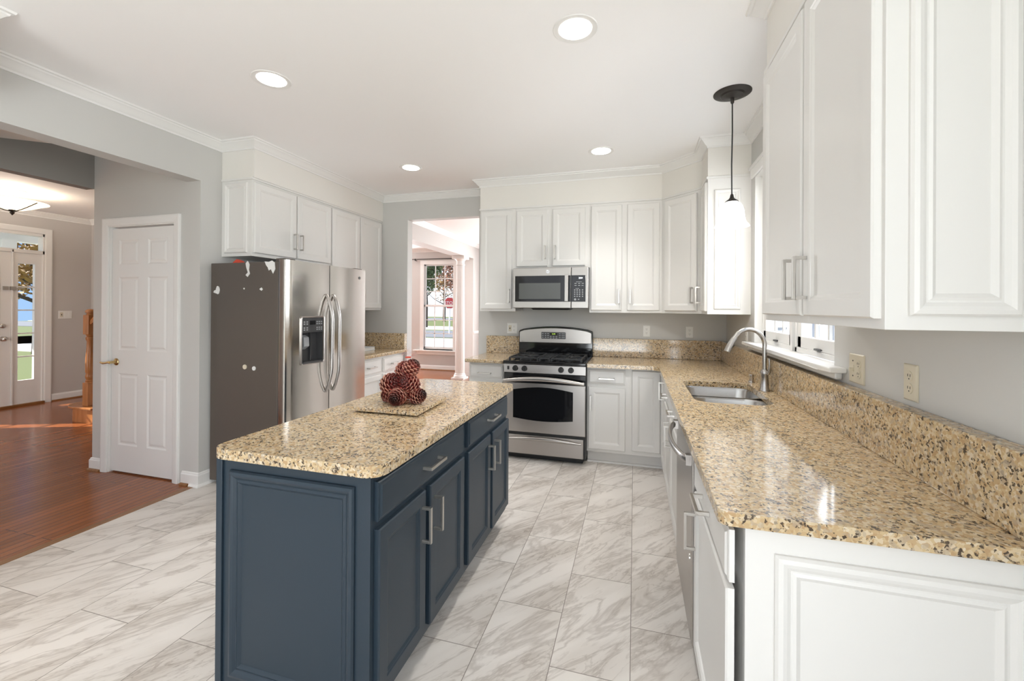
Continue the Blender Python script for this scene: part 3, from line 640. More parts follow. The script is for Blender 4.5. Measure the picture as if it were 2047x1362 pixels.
isl = arc(-1.36, 1.195, .06, 180, 270)+arc(-.805, 1.195, .06, 270, 360)+arc(-.805, 2.62, .06, 0, 90)+arc(-1.36, 2.62, .06, 90, 180)
slab('worktop', [isl], .878, .914, (-1.08, 1.9, .878), 'pale speckled granite worktop of the blue island')
def splash(x0, x1, y0, y1, label):
    tag(MB().box(x0, x1, y0, y1, .9145, 1.10).build('backsplash', 'granite', None, ((x0+x1)/2, (y0+y1)/2, .9145), bevel=.003), label, 'backsplash')
splash(-.412, .795, 4.475, WY-.002, 'granite backsplash on back wall between range and corner')
splash(-1.578, -1.19, 4.475, WY-.002, 'small granite backsplash on back wall left of the range')
splash(-3.258, -2.595, 4.475, WY-.002, 'small granite backsplash left of the open doorway, past the refrigerator')
splash(.795, WX-.002, 1.138, WY-.002, 'long granite backsplash under the sink window along right wall')
# ------------------------------------------------------------------ sink, faucet, soap dispenser
t = thing('kitchen_sink', (.52, 2.8, .68), 'double-bowl stainless steel sink set under the granite worktop', 'sink')
for cx, cy, w_, h_, r_ in SINKS:
    z1 = .879
    m = MB().loft([rrect(cx, cy, w_+.03, h_+.02, r_, z1), rrect(cx, cy, w_, h_, r_, z1), rrect(cx, cy, w_-.008, h_-.008, r_, z1-.012), rrect(cx, cy, w_-.03, h_-.03, r_, .72), rrect(cx, cy, w_-.07, h_-.07, r_-.01, .695), rrect(cx, cy, .10, .10, .045, .690)], (0, 1))
    m.build('bowl', 'sink_steel', t, smooth=50)
    MB().lathe((cx, cy, .6905), [(.045, 0), (.045, .003), (.035, .004), (.03, .001), (.001, .001)], 24).build('drain', 'chrome', t, smooth=40)
t = thing('faucet', (.755, 2.905, .914), 'brushed nickel high-arc faucet behind the sink', 'faucet')
fx0, fy0 = .757, 2.905
MB().lathe((fx0, fy0, .914), [(.029, 0), (.029, .006), (.024, .02), (.0215, .06), (.021, .09), (.0235, .10), (.0235, .115), (.017, .13)], 28).build('base', 'faucet_nickel', t, smooth=50)
pts = [(0, .12), (0, .20), (-.001, .27)]
for a in range(0, 151, 10):
    r = .097; pts.append((-.097+r*math.cos(math.radians(a)), .27+r*math.sin(math.radians(a))*1.05))
P3 = [(fx0+x*.96, fy0+x*.27, .914+z) for x, z in pts]
MB().tube(P3, .0125, 16).build('spout', 'faucet_nickel', t, smooth=60)
a, b = V(P3[-2]), V(P3[-1]); dr = (b-a).normalized(); bend = V((0, 0, -1))
hp = [b, b+dr*.03, b+dr*.055+bend*.006, b+dr*.08+bend*.02]
MB().tube(hp, [.0145, .0165, .019, .0205], 18).build('spray_head', 'faucet_nickel', t, smooth=60)
MB().obox(hp[2]+V((.016, .012, -.006)), (dr, V((0, 1, 0)), dr.cross(V((0, 1, 0)))), (.016, .004, .006)).build('spray_button', 'black_matte', t)
MB().tube([(fx0+.012, fy0-.02, 1.02), (fx0+.018, fy0-.032, 1.04), (fx0+.018, fy0-.036, 1.08), (fx0+.014, fy0-.036, 1.115)], [.011, .009, .0065, .006], 12).build('lever', 'faucet_nickel', t, smooth=60)
t = tag(MB().lathe((.757, 3.205, .9145), [(.021, 0), (.021, .006), (.015, .010), (.015, .036), (.0165, .04), (.0165, .052), (.013, .055), (.001, .055)], 24).build('soap_dispenser', 'faucet_nickel', None, (.757, 3.205, .9145), smooth=45), 'short metal soap dispenser cap behind the far sink bowl', 'soap dispenser')
# ------------------------------------------------------------------ island
t = thing('kitchen_island', (-1.08, 1.9, 0), 'dark blue kitchen island base with drawers and doors', 'island')
B = 'island_blue'
MB().box(-1.395, -.80, 1.19, 2.66, .1, .877).box(-1.36, -.865, 1.22, 2.64, 0, .1).build('carcass', B, t, bevel=.0015)
MB().box(-1.405, -.80, 1.178, 1.19, .0, .877).panel((-1.365, 1.178, .105), (1, 0, 0), nB, .51, .725, MOULD).build('end_panel', B, t)
MB().box(-1.425, -1.398, 1.170, 1.25, 0, .877).box(-1.425, -1.398, 2.58, 2.66, 0, .877).box(-1.41, -1.395, 1.19, 2.66, 0, .877).build('back_panel', B, t, bevel=.002)
xi = -.80
for y0, w_ in ((1.20, .71), (1.965, .67)):
    front(t, (xi, y0, .715), (0, 1, 0), nL, w_, .128, B, 'drawer', ((xi+.02, y0+w_/2, .785), (0, 1, 0)))
for y0, w_, hy in ((1.20, .318, 1.487), (1.557, .353, 1.590), (1.967, .333, 2.262), (2.335, .325, 2.365)):
    front(t, (xi, y0, .135), (0, 1, 0), nL, w_, .555, B, 'door', ((xi+.02, hy, .57), Zv))
# ------------------------------------------------------------------ refrigerator
t = thing('refrigerator', (-2.9, 3.09, 0), 'side-by-side stainless refrigerator with dark grey sides', 'refrigerator')
MB().box(-3.235, -2.575, 2.60, 3.575, .03, 1.745).box(-3.20, -2.62, 2.63, 3.55, 0, .03).build('case', 'fridge_grey', t, bevel=.004)
for y in (2.62, 3.46): MB().box(-2.62, -2.53, y, y+.1, 1.745, 1.772).build('hinge_cover', 'fridge_grey', t, bevel=.004)
def fdoor(y0, y1, z0, z1, rnd):
    pr = [(-2.568, y0), (-2.568, y1)]
    n = 14; w_ = y1-y0; fr_ = []
    for i in range(n+1):
        s = i/n; y = y1-w_*s; edge = min(s, 1-s)*w_
        x = -2.503+.006*(1-(2*s-1)**2)
        fr_.append((x, y))
    if rnd:
        fr_[-1] = (-2.535, y0); fr_.insert(-1, (-2.516, y0+.006))
    return MB().prism(pr+fr_, z0, z1)
dl = fdoor(2.60, 3.070, .055, 1.76, 1).build('freezer_door', 'fridge_steel', t, smooth=30)
cut(dl, MB().box(-2.56, -2.4, 2.757, 2.978, .965, 1.205))
dr_ = fdoor(3.078, 3.575, .055, 1.76, 0).build('fresh_food_door', 'fridge_steel', t, smooth=30)
MB().box(-2.575, -2.53, 2.62, 3.555, .0, .05).build('kick_grille', 'black_matte', t)
dp = MB().loft([rrect(0, 0, .262, .385, .02, 0), rrect(0, 0, .262, .385, .02, .010), rrect(0, 0, .250, .373, .016, .013), rrect(0, 0, .236, .36, .012, .008)], (0, 0))
for v in dp.bm.verts: v.co = V((-2.499+v.co.z, 2.870+v.co.x, 1.138+v.co.y))
bz = dp.build('dispenser', 'stainless', dl, smooth=40)
MB().box(-2.5, -2.492, 2.752, 2.988, 1.20, 1.318).build('control_panel', 'panel_grey', dl, bevel=.002)
MB().box(-2.4925, -2.4905, 2.835, 2.895, 1.262, 1.295).build('display', 'black_gloss', dl)
kp = MB()
for z in (1.285, 1.268, 1.238, 1.222):
    for y in (2.775, 2.805, 2.915, 2.94, 2.965): kp.box(-2.4925, -2.491, y-.008, y+.008, z-.004, z+.004)
kp.build('keypad', 'key_grey', dl)
MB().box(-2.556, -2.551, 2.757, 2.978, .965, 1.205).box(-2.555, -2.495, 2.755, 2.7575, .965, 1.205).box(-2.555, -2.495, 2.9775, 2.98, .965, 1.205).box(-2.555, -2.495, 2.757, 2.978, 1.2, 1.2055).build('recess', 'panel_grey', dl)
MB().loft([[(-2.55, 2.80, 1.06), (-2.55, 2.85, 1.06), (-2.55, 2.85, 1.18), (-2.55, 2.80, 1.18)], [(-2.515, 2.80, 1.09), (-2.515, 2.86, 1.09), (-2.52, 2.86, 1.16), (-2.52, 2.80, 1.16)]]).build('ice_paddle', 'key_grey', dl, bevel=.006)
MB().box(-2.55, -2.53, 2.885, 2.895, .97, 1.2).box(-2.556, -2.487, 2.757, 2.978, .952, .968).build('drip_tray', 'panel_grey', dl, bevel=.002)
MB().lathe((-2.4985, 3.478, 1.68), [(.013, 0), (.013, .003), (.001, .003)], 20, (1, 0, 0)).build('badge', 'panel_grey', dr_)
def fhandle(y, parent):
    pts = []; rs = []
    for i in range(17):
        s = i/16; z = .70+.80*s; bow = math.sin(math.pi*s)
        pts.append((-2.492+.055*min(1, bow*1.6)**.7, y+.0*bow, z)); rs.append(.014)
    MB().tube([(-2.5, y, .695)]+pts+[(-2.5, y, 1.505)], [.013]+rs+[.013], 12).build('handle', 'stainless', parent, smooth=60)
fhandle(3.03, dl); fhandle(3.118, dr_)
# scraps and magnets left on the side of the refrigerator
def blob(cx, cz, rx, rz, n, jag, y=2.6, seed=1, th=.004):
    rd = random.Random(seed); P = []
    for i in range(n):
        a = 2*math.pi*i/n; k = 1-jag*rd.random(); P.append((cx+rx*k*math.cos(a), cz+rz*k*math.sin(a)))
    return MB().loft([[(x, yy, z) for x, z in P] for yy in (y-.0005, y-.0005-th)])
FG = 'scraps on the refrigerator side'
def scrap(m, name, c, label, cat, mat='sticker_white'): tag(m.build(name, mat, None, c), label, cat, FG)
m = blob(-3.16, 1.532, .020, .034, 18, .12, seed=3); m.loft([[(x, yy, z) for x, z in ((-3.20, 1.515), (-3.17, 1.505), (-3.165, 1.535), (-3.19, 1.53))] for yy in (2.5995, 2.592)])
scrap(m, 'wall_hook', (-3.16, 2.6, 1.53), 'oval white adhesive hook on the grey refrigerator side', 'hook')
m = MB().loft([[(-2.864+x, yy, 1.697+z) for x, z in ((-.02, .04), (.0, .06), (.018, .03), (.012, -.01), (.022, -.04), (.0, -.065), (-.02, -.05), (.002, -.03), (-.014, .01))] for yy in (2.5995, 2.5965)])
scrap(m, 'torn_sticker', (-2.864, 2.6, 1.697), 'narrow S-shaped torn white sticker, upper middle of the refrigerator side', 'sticker')
m = MB().loft([[(-2.652+x, yy, 1.708+z) for x, z in ((-.05, .04), (-.01, .035), (.02, .045), (.045, .03), (.05, -.02), (.03, -.055), (.01, -.02), (-.01, -.03), (-.02, -.005), (-.035, .01))] for yy in (2.5995, 2.5965)])
scrap(m, 'torn_sticker', (-2.652, 2.6, 1.708), 'widest torn white sticker, near the top front edge of the refrigerator side', 'sticker')
scrap(blob(-2.898, 1.543, .008, .008, 8, .3, seed=5), 'torn_sticker', (-2.898, 2.6, 1.543), 'tiny white sticker remnant under the S-shaped one', 'sticker')
scrap(blob(-2.731, 1.537, .016, .014, 9, .4, seed=8), 'torn_sticker', (-2.731, 2.6, 1.537), 'small curved white sticker remnant under the widest torn one', 'sticker')
scrap(blob(-2.884, .939, .018, .018, 18, 0, seed=1, th=.006), 'round_magnet', (-2.884, 2.6, .939), 'round pinkish magnet low on the refrigerator side, nearer the wall', 'magnet', 'plate_ivory')
scrap(blob(-2.795, .931, .016, .016, 18, 0, seed=1, th=.006), 'round_magnet', (-2.795, 2.6, .931), 'round white magnet low on the refrigerator side, nearer the doors', 'magnet')
tag(MB().loft([[(-3.03, 2.61, 1.7455), (-2.95, 2.61, 1.7455), (-2.95, 2.66, 1.7455), (-3.03, 2.66, 1.7455)], [(-3.00, 2.62, 1.775), (-2.97, 2.625, 1.77), (-2.97, 2.65, 1.765), (-3.00, 2.65, 1.77)]]).build('red_cloth', 'red_cloth', None, (-2.99, 2.63, 1.7455)), 'small crumpled red cloth on top of the refrigerator', 'cloth')
t = thing('book', (-2.95, 4.25, .914), 'small pale blue-grey book lying on worktop past the refrigerator', 'book')
MB().box(-3.08, -2.90, 4.13, 4.33, .917, .945).build('pages', 'sticker_white', t)
MB().box(-3.085, -2.895, 4.125, 4.335, .9145, .918).box(-3.085, -2.895, 4.125, 4.335, .945, .949).box(-3.085, -3.081, 4.125, 4.335, .9145, .949).build('cover', 'paper', t)
# ------------------------------------------------------------------ range
t = thing('gas_range', (-.795, 4.14, 0), 'stainless gas range with black cooktop and arched backguard', 'range')
rx0, rx1 = -1.176, -.414
MB().box(rx0, rx1, 3.84, 4.47, .05, .895).box(rx0+.03, rx1-.03, 3.90, 4.45, 0, .05).build('body', 'black_matte', t, bevel=.003)
MB().box(rx0-.004, rx1+.004, 3.815, 4.40, .895, .918).box(rx0-.004, rx1+.004, 3.815, 3.85, .885, .9).build('cooktop', 'black_gloss', t, bevel=.006)
cp = MB().loft([[(rx0, 3.826, .808), (rx1, 3.826, .808), (rx1, 3.86, .808), (rx0, 3.86, .808)], [(rx0, 3.832, .888), (rx1, 3.832, .888), (rx1, 3.86, .888), (rx0, 3.86, .888)]]).build('control_panel', 'stainless', t, bevel=.002)
for x in (-1.063, -.976, -.636, -.546):
    kb = MB().lathe((x, 3.829, .849), [(.026, 0), (.026, .006), (.023, .010), (.022, .028), (.001, .029)], 24, (0, -1, 0)).box(x-.004, x+.004, 3.793, 3.803, .828, .874)
    kb.build('knob', 'black_matte', t, smooth=40)
MB().box(-1.140, -1.122, 3.822, 3.83, .833, .866).build('light_switch', 'black_gloss', t, bevel=.001)
MB().box(rx0, rx1, 3.835, 3.86, .705, .805).build('vent_trim', 'black_gloss', t, bevel=.004)
dv = MB().box(rx0+.002, rx1-.002, 3.826, 3.87, .262, .715)
od = dv.build('oven_door', 'stainless', t, bevel=.004)
gw = MB(); P = []
for i in range(13): s = i/12; P.append((-1.082+.556*s, .652+.030*math.sin(math.pi*s)))
for i in range(13): s = 1-i/12; P.append((-1.082+.556*s, .392-.020*math.sin(math.pi*s)))
gw.loft([[(x, y, z) for x, z in P] for y in (3.828, 3.8235)]).build('window', 'oven_glass', od)
P2 = [(-.804+(x+.804)*.88, .52+(z-.52)*.86) for x, z in P]
MB().loft([[(x, y, z) for x, z in P2] for y in (3.8236, 3.8228)]).build('inner_glass', 'panel_grey', od) if 0 else None
MB().box(rx0, rx1, 3.835, 3.86, .665, .715).build('door_top_band', 'black_gloss', od)
hp = [(-1.165+.742*i/16, 3.775-.014*math.sin(math.pi*i/16), .737+.030*math.sin(math.pi*i/16)) for i in range(17)]
hm = MB(); rings = []
for i, p in enumerate(hp):
    q = .014+.007*math.sin(math.pi*i/16); rings.append([(p[0], p[1]+.011*math.cos(a), p[2]+q*math.sin(a)) for a in [2*math.pi*j/14 for j in range(14)]])
hm.loft(rings); hm.cyl((-1.15, 3.775, .738), (-1.15, 3.835, .738), .011); hm.cyl((-.437, 3.775, .738), (-.437, 3.835, .738), .011)
hm.build('handle', 'stainless', od, smooth=50)
MB().box(rx0, rx1, 3.845, 3.87, .235, .262).build('drawer_gap', 'black_matte', t)
bd = MB().box(rx0+.002, rx1-.018, 3.826, 3.87, .062, .235).build('storage_drawer', 'stainless', t, bevel=.004)
hm = MB(); rings = []
for i in range(17):
    s = i/16; q = .008+.010*math.sin(math.pi*s); rings.append([(-1.15+.70*s, 3.816-.012*math.sin(math.pi*s)+.010*math.cos(a), .196+.016*math.sin(math.pi*s)+q*math.sin(a)) for a in [2*math.pi*j/12 for j in range(12)]])
hm.loft(rings).build('handle', 'stainless', bd, smooth=50)
# backguard
def arch(x0, x1, z0, zs, za, y0, y1, r=.03, n=16):
    P = [(x0, z0)]
    for i in range(n+1):
        s = i/n; x = x0+(x1-x0)*s
        z = zs+(za-zs)*(1-(2*s-1)**2)
        if i == 0: P += [(x0, zs-.02), (x0+.006, zs-.006)]
        elif i == n: P += [(x1-.006, zs-.006), (x1, zs-.02)]
        else: P.append((x, z))
    P.append((x1, z0)); return MB().loft([[(x, y, z) for x, z in P] for y in (y0, y1)])
arch(-1.186, -.408, .915, 1.178, 1.216, 4.41, 4.47).build('backguard', 'black_gloss', t, bevel=.006)
bg = arch(-1.178, -.422, 1.045, 1.163, 1.200, 4.40, 4.412).build('backguard_panel', 'stainless', t, bevel=.003)
MB().loft([rrect(-.812, 0, .256, .07, .006, 0), rrect(-.812, 0, .256, .07, .006, .003)]).build('tmp', 'panel_grey', t)
tmp = bpy.data.objects['tmp']; tmp.name = 'oven_clock_panel'
for v in tmp.data.vertices:
    w_ = v.co+V((-.795, 4.14, 0)); v.co = V((w_.x, 4.400-w_.z, 1.122+w_.y))-V((-.795, 4.14, 0))
MB().box(-.845, -.775, 4.3955, 4.3975, 1.126, 1.150).build('display', 'black_gloss', t)
text('clock_digits', '3:34', (-.81, 4.395, 1.138), (math.pi/2, 0, 0), .022, 'digits_green', t)
kp = MB()
for i, x in enumerate((-.925, -.895, -.868, -.745, -.718, -.70)):
    for z in (1.142, 1.122, 1.102): kp.box(x-.009, x+.009, 4.396, 4.3975, z-.004, z+.004)
for x in (-.84, -.81, -.78):
    for z in (1.112, 1.096): kp.box(x-.009, x+.009, 4.396, 4.3975, z-.004, z+.004)
kp.build('keypad', 'key_grey', t)
text('maker_mark', 'o ---', (-1.135, 4.3975, 1.058), (math.pi/2, 0, 0), .016, 'panel_grey', t)
# grates and burners
for gx0, gx1 in ((-1.13, -.86), (-.73, -.46)):
    g = MB(); zt = .948; cx = (gx0+gx1)/2; b = .006
    for y in (3.87, 4.30): g.box(gx0, gx1, y-b, y+b, zt-.012, zt)
    for x in (gx0, gx1): g.box(x-b, x+b, 3.87, 4.30, zt-.012, zt)
    g.box(gx0, gx1, 4.085-b, 4.085+b, zt-.012, zt)
    for yc in (3.98, 4.19):
        for a in range(4):
            an = math.pi/4+a*math.pi/2; d_ = V((math.cos(an), math.sin(an), 0)); c_ = V((cx, yc, zt-.004))
            g.obox(c_+d_*.085, (d_, V((-d_.y, d_.x, 0)), V((0, 0, 1))), (.055, .005, .007))
        g.box(cx-b, cx+b, yc-.105, yc-.035, zt-.012, zt).box(cx-b, cx+b, yc+.035, yc+.105, zt-.012, zt)
    for x in (gx0, gx1):
        for y in (3.87, 4.085, 4.30): g.box(x-.008, x+.008, y-.008, y+.008, .918, zt-.006)
    g.build('grate', 'iron', t, bevel=.002)
    for yc in (3.98, 4.19):
        MB().lathe((cx, yc, .918), [(.06, 0), (.06, .004), (.045, .008), (.045, .016), (.038, .022), (.001, .022)], 24).build('burner', 'iron', t, smooth=40)
g = MB()
for x in (-.84, -.75): g.box(x-.005, x+.005, 3.87, 4.30, .936, .948)
for y in (3.87, 3.98, 4.085, 4.19, 4.30): g.box(-.84, -.75, y-.005, y+.005, .936, .948)
for x in (-.84, -.75):
    for y in (3.87, 4.30): g.box(x-.008, x+.008, y-.008, y+.008, .918, .94)
g.build('grate', 'iron', t, bevel=.002)
# ------------------------------------------------------------------ microwave
t = thing('microwave', (-.795, 4.3, 1.4), 'stainless over-range microwave with dark glass door', 'microwave')
mx0, mx1, my = -1.168, -.425, 4.10
MB().box(mx0, mx1, my+.03, WY-.002, 1.405, 1.803).build('case', 'panel_grey', t, bevel=.003)
md = MB().box(mx0, -.590, my, my+.035, 1.408, 1.802).build('door', 'stainless', t, bevel=.004)
mp_ = MB().box(-.586, mx1, my, my+.035, 1.408, 1.802).build('control_side', 'stainless', t, bevel=.004)
MB().box(mx0+.022, -.592, my-.003, my+.004, 1.470, 1.724).build('door_glass', 'black_gloss', md, bevel=.002)
MB().box(-1.105, -.690, my-.004, my, 1.497, 1.652).build('window', 'window_grey_glass', md)
MB().box(-.645, -.610, my-.045, my-.030, 1.473, 1.728).box(-.64, -.615, my-.032, my, 1.69, 1.72).box(-.64, -.615, my-.032, my, 1.48, 1.51).build('handle', 'stainless', md, bevel=.003)
MB().box(-.586, -.450, my-.003, my+.004, 1.470, 1.724).build('touch_panel', 'black_gloss', mp_, bevel=.002)
text('clock_digits', '2:04', (-.497, my-.0045, 1.697), (math.pi/2, 0, 0), .022, 'digits_white', mp_)
kp = MB()
for j, z in enumerate((1.645, 1.625)):
    for x in (-.545, -.51, -.477): kp.box(x-.010, x+.010, my-.004, my-.003, z-.003, z+.003)
kp.box(-.54, -.485, my-.004, my-.003, 1.658, 1.662).box(-.545, -.51, my-.004, my-.003, 1.596, 1.60)
for j in range(4):
    z = 1.582-.02*j
    for x in (-.552, -.529, -.506, -.478): kp.box(x-.006, x+.006, my-.004, my-.003, z-.005, z+.005)
kp.lathe((-.548, my-.003, 1.492), [(.011, 0), (.011, .001)], 14, (0, -1, 0)); kp.box(-.522, -.508, my-.004, my-.003, 1.489, 1.497)
kp.build('keypad', 'key_grey', mp_)
lg = MB().lathe((-.815, my, 1.764), [(.017, 0), (.017, .003), (.0145, .003), (.0145, .001), (.0001, .001)], 28, (0, -1, 0))
lg.tube([(-.815+.009*math.cos(a)*(1 if a < 4 else .6), my-.002, 1.764+.009*math.sin(a)) for a in [q*.5 for q in range(0, 13)]], .0014, 6)
lg.tube([(-.821+.004*q, my-.002, 1.764+.004*math.sin(q*2.2)) for q in range(0, 5)], .0012, 6)
lg.build('badge', 'chrome', md)
MB().loft([[(-.99, my+.03, 1.405), (-.60, my+.03, 1.405), (-.60, my+.25, 1.405), (-.99, my+.25, 1.405)], [(-.97, my+.04, 1.390), (-.62, my+.04, 1.390), (-.62, my+.22, 1.390), (-.97, my+.22, 1.390)]]).build('vent_grille', 'black_matte', t)
# ------------------------------------------------------------------ dishwasher
t = thing('dishwasher', (.5, 2.07, 0), 'stainless dishwasher in the right base run with curved bar handle', 'dishwasher')
MB().box(.25, .83, 1.768, 2.378, .1, .876).box(.32, .83, 1.768, 2.378, 0, .1).build('tub', 'panel_grey', t)
MB().box(.215, .25, 1.770, 2.376, .115, .872).build('door', 'stainless', t, bevel=.004)
hm = MB(); rings = []
for i in range(21):
    s = i/20; y = 1.80+.545*s; q = math.sin(math.pi*s)**.6
    x = .205-.045*q; rings.append([(x+.010*math.cos(a), y, .815+.016*math.sin(a)) for a in [2*math.pi*j/12 for j in range(12)]])
hm.loft(rings); hm.box(.195, .216, 1.79, 1.82, .795, .835).box(.195, .216, 2.325, 2.355, .795, .835); hm.build('handle', 'stainless', t, smooth=50)
MB().lathe((.215, 1.83, .42), [(.012, 0), (.012, .003), (.001, .003)], 16, (-1, 0, 0)).build('badge', 'chrome', t)
MB().box(.285, .30, 1.77, 2.376, .0, .1).build('kick_plate', 'black_matte', t)
# ------------------------------------------------------------------ board, pinecones
bd = [(-1.272, 1.715), (-.930, 1.715), (-.945, 2.055), (-1.290, 2.055)]
t = thing('cutting_board', (-1.1, 1.88, .914), 'square granite cutting board lying on the island worktop', 'cutting board')
MB().prism(bd, .9205, .938).build('board', 'granite', t, bevel=.002)
for x, y in ((-1.24, 1.75), (-.965, 1.75), (-.975, 2.02), (-1.255, 2.02)): MB().cyl((x, y, .9143), (x, y, .921), .012, 12).build('foot', 'black_matte', t)
def pinecone_mesh():
    m = MB(); H = .082
    prof = lambda s: .030*math.sin(math.pi*min(1, (s*.92+.10)))**.65+.002
    m.lathe((0, 0, -H/2), [(.004, 0)]+[(prof(i/10)*.45, H*i/10) for i in range(1, 10)]+[(.001, H)], 12)
    n = 78; ga = math.pi*(3-math.sqrt(5))
    for i in range(n):
        s = (i+.5)/n; z = -H/2+H*s*.97; r = prof(s); a = i*ga
        rad = V((math.cos(a), math.sin(a), 0)); tn = V((-math.sin(a), math.cos(a), 0)); up = V((0, 0, 1))
        sl = .35+1.1*s*s; dv = (rad+up*sl).normalized(); nv = dv.cross(tn)
        w_ = .0058+.0042*math.sin(math.pi*s); c = V((0, 0, z))+rad*r*.35; L_ = r*.78+.006
        p0 = [c-tn*w_*.5, c+tn*w_*.5]; e = c+dv*L_
        rings = [[c-tn*w_*.45-nv*.001, c+tn*w_*.45-nv*.001, c+tn*w_*.45+nv*.001, c-tn*w_*.45+nv*.001],
                 [e-dv*.005-tn*w_-nv*.0018, e-dv*.005+tn*w_-nv*.0018, e-dv*.005+tn*w_+nv*.0022, e-dv*.005-tn*w_+nv*.0022],
                 [e-tn*w_*.45-nv*.0005, e+tn*w_*.45-nv*.0005, e+tn*w_*.45+nv*.0040, e-tn*w_*.45+nv*.0040]]
        m.loft(rings)
    return m
PG = 'pinecones in the red bag'
cones = [((-1.150, 1.850, 1.030), (62, 0, 70), 1.32, 'large pinecone on its side, left in the red net bag'),
         ((-1.050, 1.868, 1.032), (66, 22, -38), 1.20, 'pinecone in the middle right of the red net bag'),
         ((-1.056, 1.880, 1.100), (-15, 28, 0), 1.15, 'topmost upright pinecone in the red net bag'),
         ((-1.090, 1.822, .976), (98, 0, 8), 1.15, 'pinecone showing its round pale base, bottom front of the bag'),
         ((-1.012, 1.868, .973), (60, 30, 70), 1.0, 'small pinecone at the bottom right of the bag'),
         ((-1.162, 1.862, .972), (80, 0, 115), 1.0, 'small pinecone at the bottom left of the bag'),
         ((-1.100, 1.940, .985), (20, 70, 0), 1.2, 'pinecone behind, low at the back of the bag'),
         ((-1.108, 1.905, 1.090), (40, 40, 30), 1.15, 'pinecone at the upper back, behind the large one')]
pc = None
for loc, rot, sc, lab in cones:
    if pc is None:
        pc = pinecone_mesh().build('pinecone', 'pinecone_brown'); o = pc
    else:
        o = pc.copy(); COL.objects.link(o)
    o.location = loc; o.rotation_euler = [math.radians(q) for q in rot]; o.scale = (sc,)*3; tag(o, lab, 'pinecone', PG)
t = thing('net_bag', (-1.09, 1.875, .938), 'thin red net bag tied at the top around the pinecones', 'bag')
rings = []
for z, r, dx in ((.940, .070, 0), (.950, .098, 0), (.985, .108, 0), (1.04, .106, 0), (1.09, .092, .01), (1.125, .066, .02), (1.148, .034, .025), (1.158, .012, .028)):
    rings.append([(-1.095+dx+(r*1.0+.004*math.sin(5*a+z*60))*math.cos(a), 1.875+(r*.85+.004*math.cos(7*a))*math.sin(a), z) for a in [2*math.pi*i/40 for i in range(40)]])
MB().loft(rings, (1, 1)).build('net', 'red_net', t, smooth=60)
rings = []
for k, (z, r) in enumerate(((1.156, .010), (1.166, .010), (1.178, .026), (1.188, .044))):
    rings.append([(-1.067+.012*k*.6+(r+.012*k*.4*math.sin(4*a))*math.cos(a), 1.875+r*math.sin(a), z+.006*k*math.sin(3*a)) for a in [2*math.pi*i/32 for i in range(32)]])
MB().loft(rings, (0, 0)).build('gathered_top', 'red_net', t, smooth=60)
MB().tube([(-1.067+.012*math.cos(a), 1.875+.012*math.sin(a), 1.160) for a in [q*.4 for q in range(17)]], .003, 8).build('tie', 'red_cloth', t)
# ------------------------------------------------------------------ lamps
DG = 'recessed ceiling downlights'
def downlight():
    t = thing('ceiling_downlight', (0, 0, CZ), '', 'ceiling light', DG)
    MB().lathe((0, 0, CZ), [(.078, .001), (.078, -.001), (.104, -.004), (.107, -.001), (.107, .0)], 40, (0, 0, 1)).build('trim_ring', 'trim_white', t, smooth=40)
    MB().lathe((0, 0, CZ), [(.079, -.0005), (.0785, -.0025), (.0001, -.003)], 40, (0, 0, 1)).build('lens', 'lamp_white', t)
    l = light('downlight_lamp', 'SPOT', (0, 0, -.03), (0, 0, -1), 58, (1, .985, .95), spot_size=math.radians(92), spot_blend=1.0, shadow_soft_size=.07); l.parent = t
    return t
dls = [(-.28, 2.04, 'big nearest recessed downlight, toward the right of the ceiling'), (-2.06, 2.02, 'recessed downlight nearest the hallway opening'), (-2.06, 3.65, 'smallest recessed downlight, out in front of the refrigerator'), (-.28, 3.68, 'recessed downlight in front of the range wall cabinets'),
       (-2.06, .0, ''), (-.9, -1.5, '')]  # two unseen extras behind the camera, added as fill
t0 = downlight()
for i, (x, y, lab) in enumerate(dls):
    if i == 0: r = t0
    else:
        r = t0.copy(); COL.objects.link(r)
        for ch in list(t0.children):
            c = ch.copy(); COL.objects.link(c); c.parent = r
    r.location = (x, y, CZ); r['label'] = lab or 'added fill downlight behind the camera, unseen'
px, py = .572, 2.901
t = thing('pendant_lamp', (px, py, CZ), 'black-corded pendant lamp with white bell glass shade over the sink', 'pendant lamp')
MB().lathe((px, py, CZ), [(.107, 0), (.107, -.004), (.098, -.008), (.07, -.012), (.062, -.02), (.058, -.020), (.04, -.026), (.012, -.032), (.010, -.06), (.004, -.07)], 48).build('canopy', 'dark_bronze', t, smooth=30)
MB().tube([(px, py, 2.68), (px+.001, py, 2.5), (px-.002, py, 2.3), (px, py, 2.11)], .004, 8).build('cord', 'black_matte', t)
MB().lathe((px, py, 2.0), [(.040, .066), (.034, .074), (.020, .083), (.012, .094), (.009, .110), (.004, .118)], 28).build('socket_cap', 'dark_bronze', t, smooth=50)
MB().lathe((px, py, 1.9), [(.030, .168), (.046, .158), (.060, .138), (.068, .110), (.071, .080), (.074, .055), (.082, .036), (.094, .022), (.097, .014), (.093, .015), (.079, .034), (.070, .055), (.066, .080), (.063, .108), (.055, .134), (.043, .152), (.025, .160)], 40).build('glass_shade', 'shade_glow', t, smooth=50)
l = light('pendant_bulb', 'POINT', (0, 0, -.90), (0, 0, -1), 14, (1, .96, .9), shadow_soft_size=.05); l.parent = t
lx, ly = -6.97, 3.17
t = thing('foyer_ceiling_lamp', (lx, ly, CZ), 'semi-flush foyer ceiling lamp with amber glass bowl', 'ceiling lamp')
MB().lathe((lx, ly, CZ), [(.12, 0), (.118, -.008), (.09, -.014), (.03, -.022), (.014, -.03), (.014, -.075)], 32).build('canopy', 'nickel', t, smooth=40)
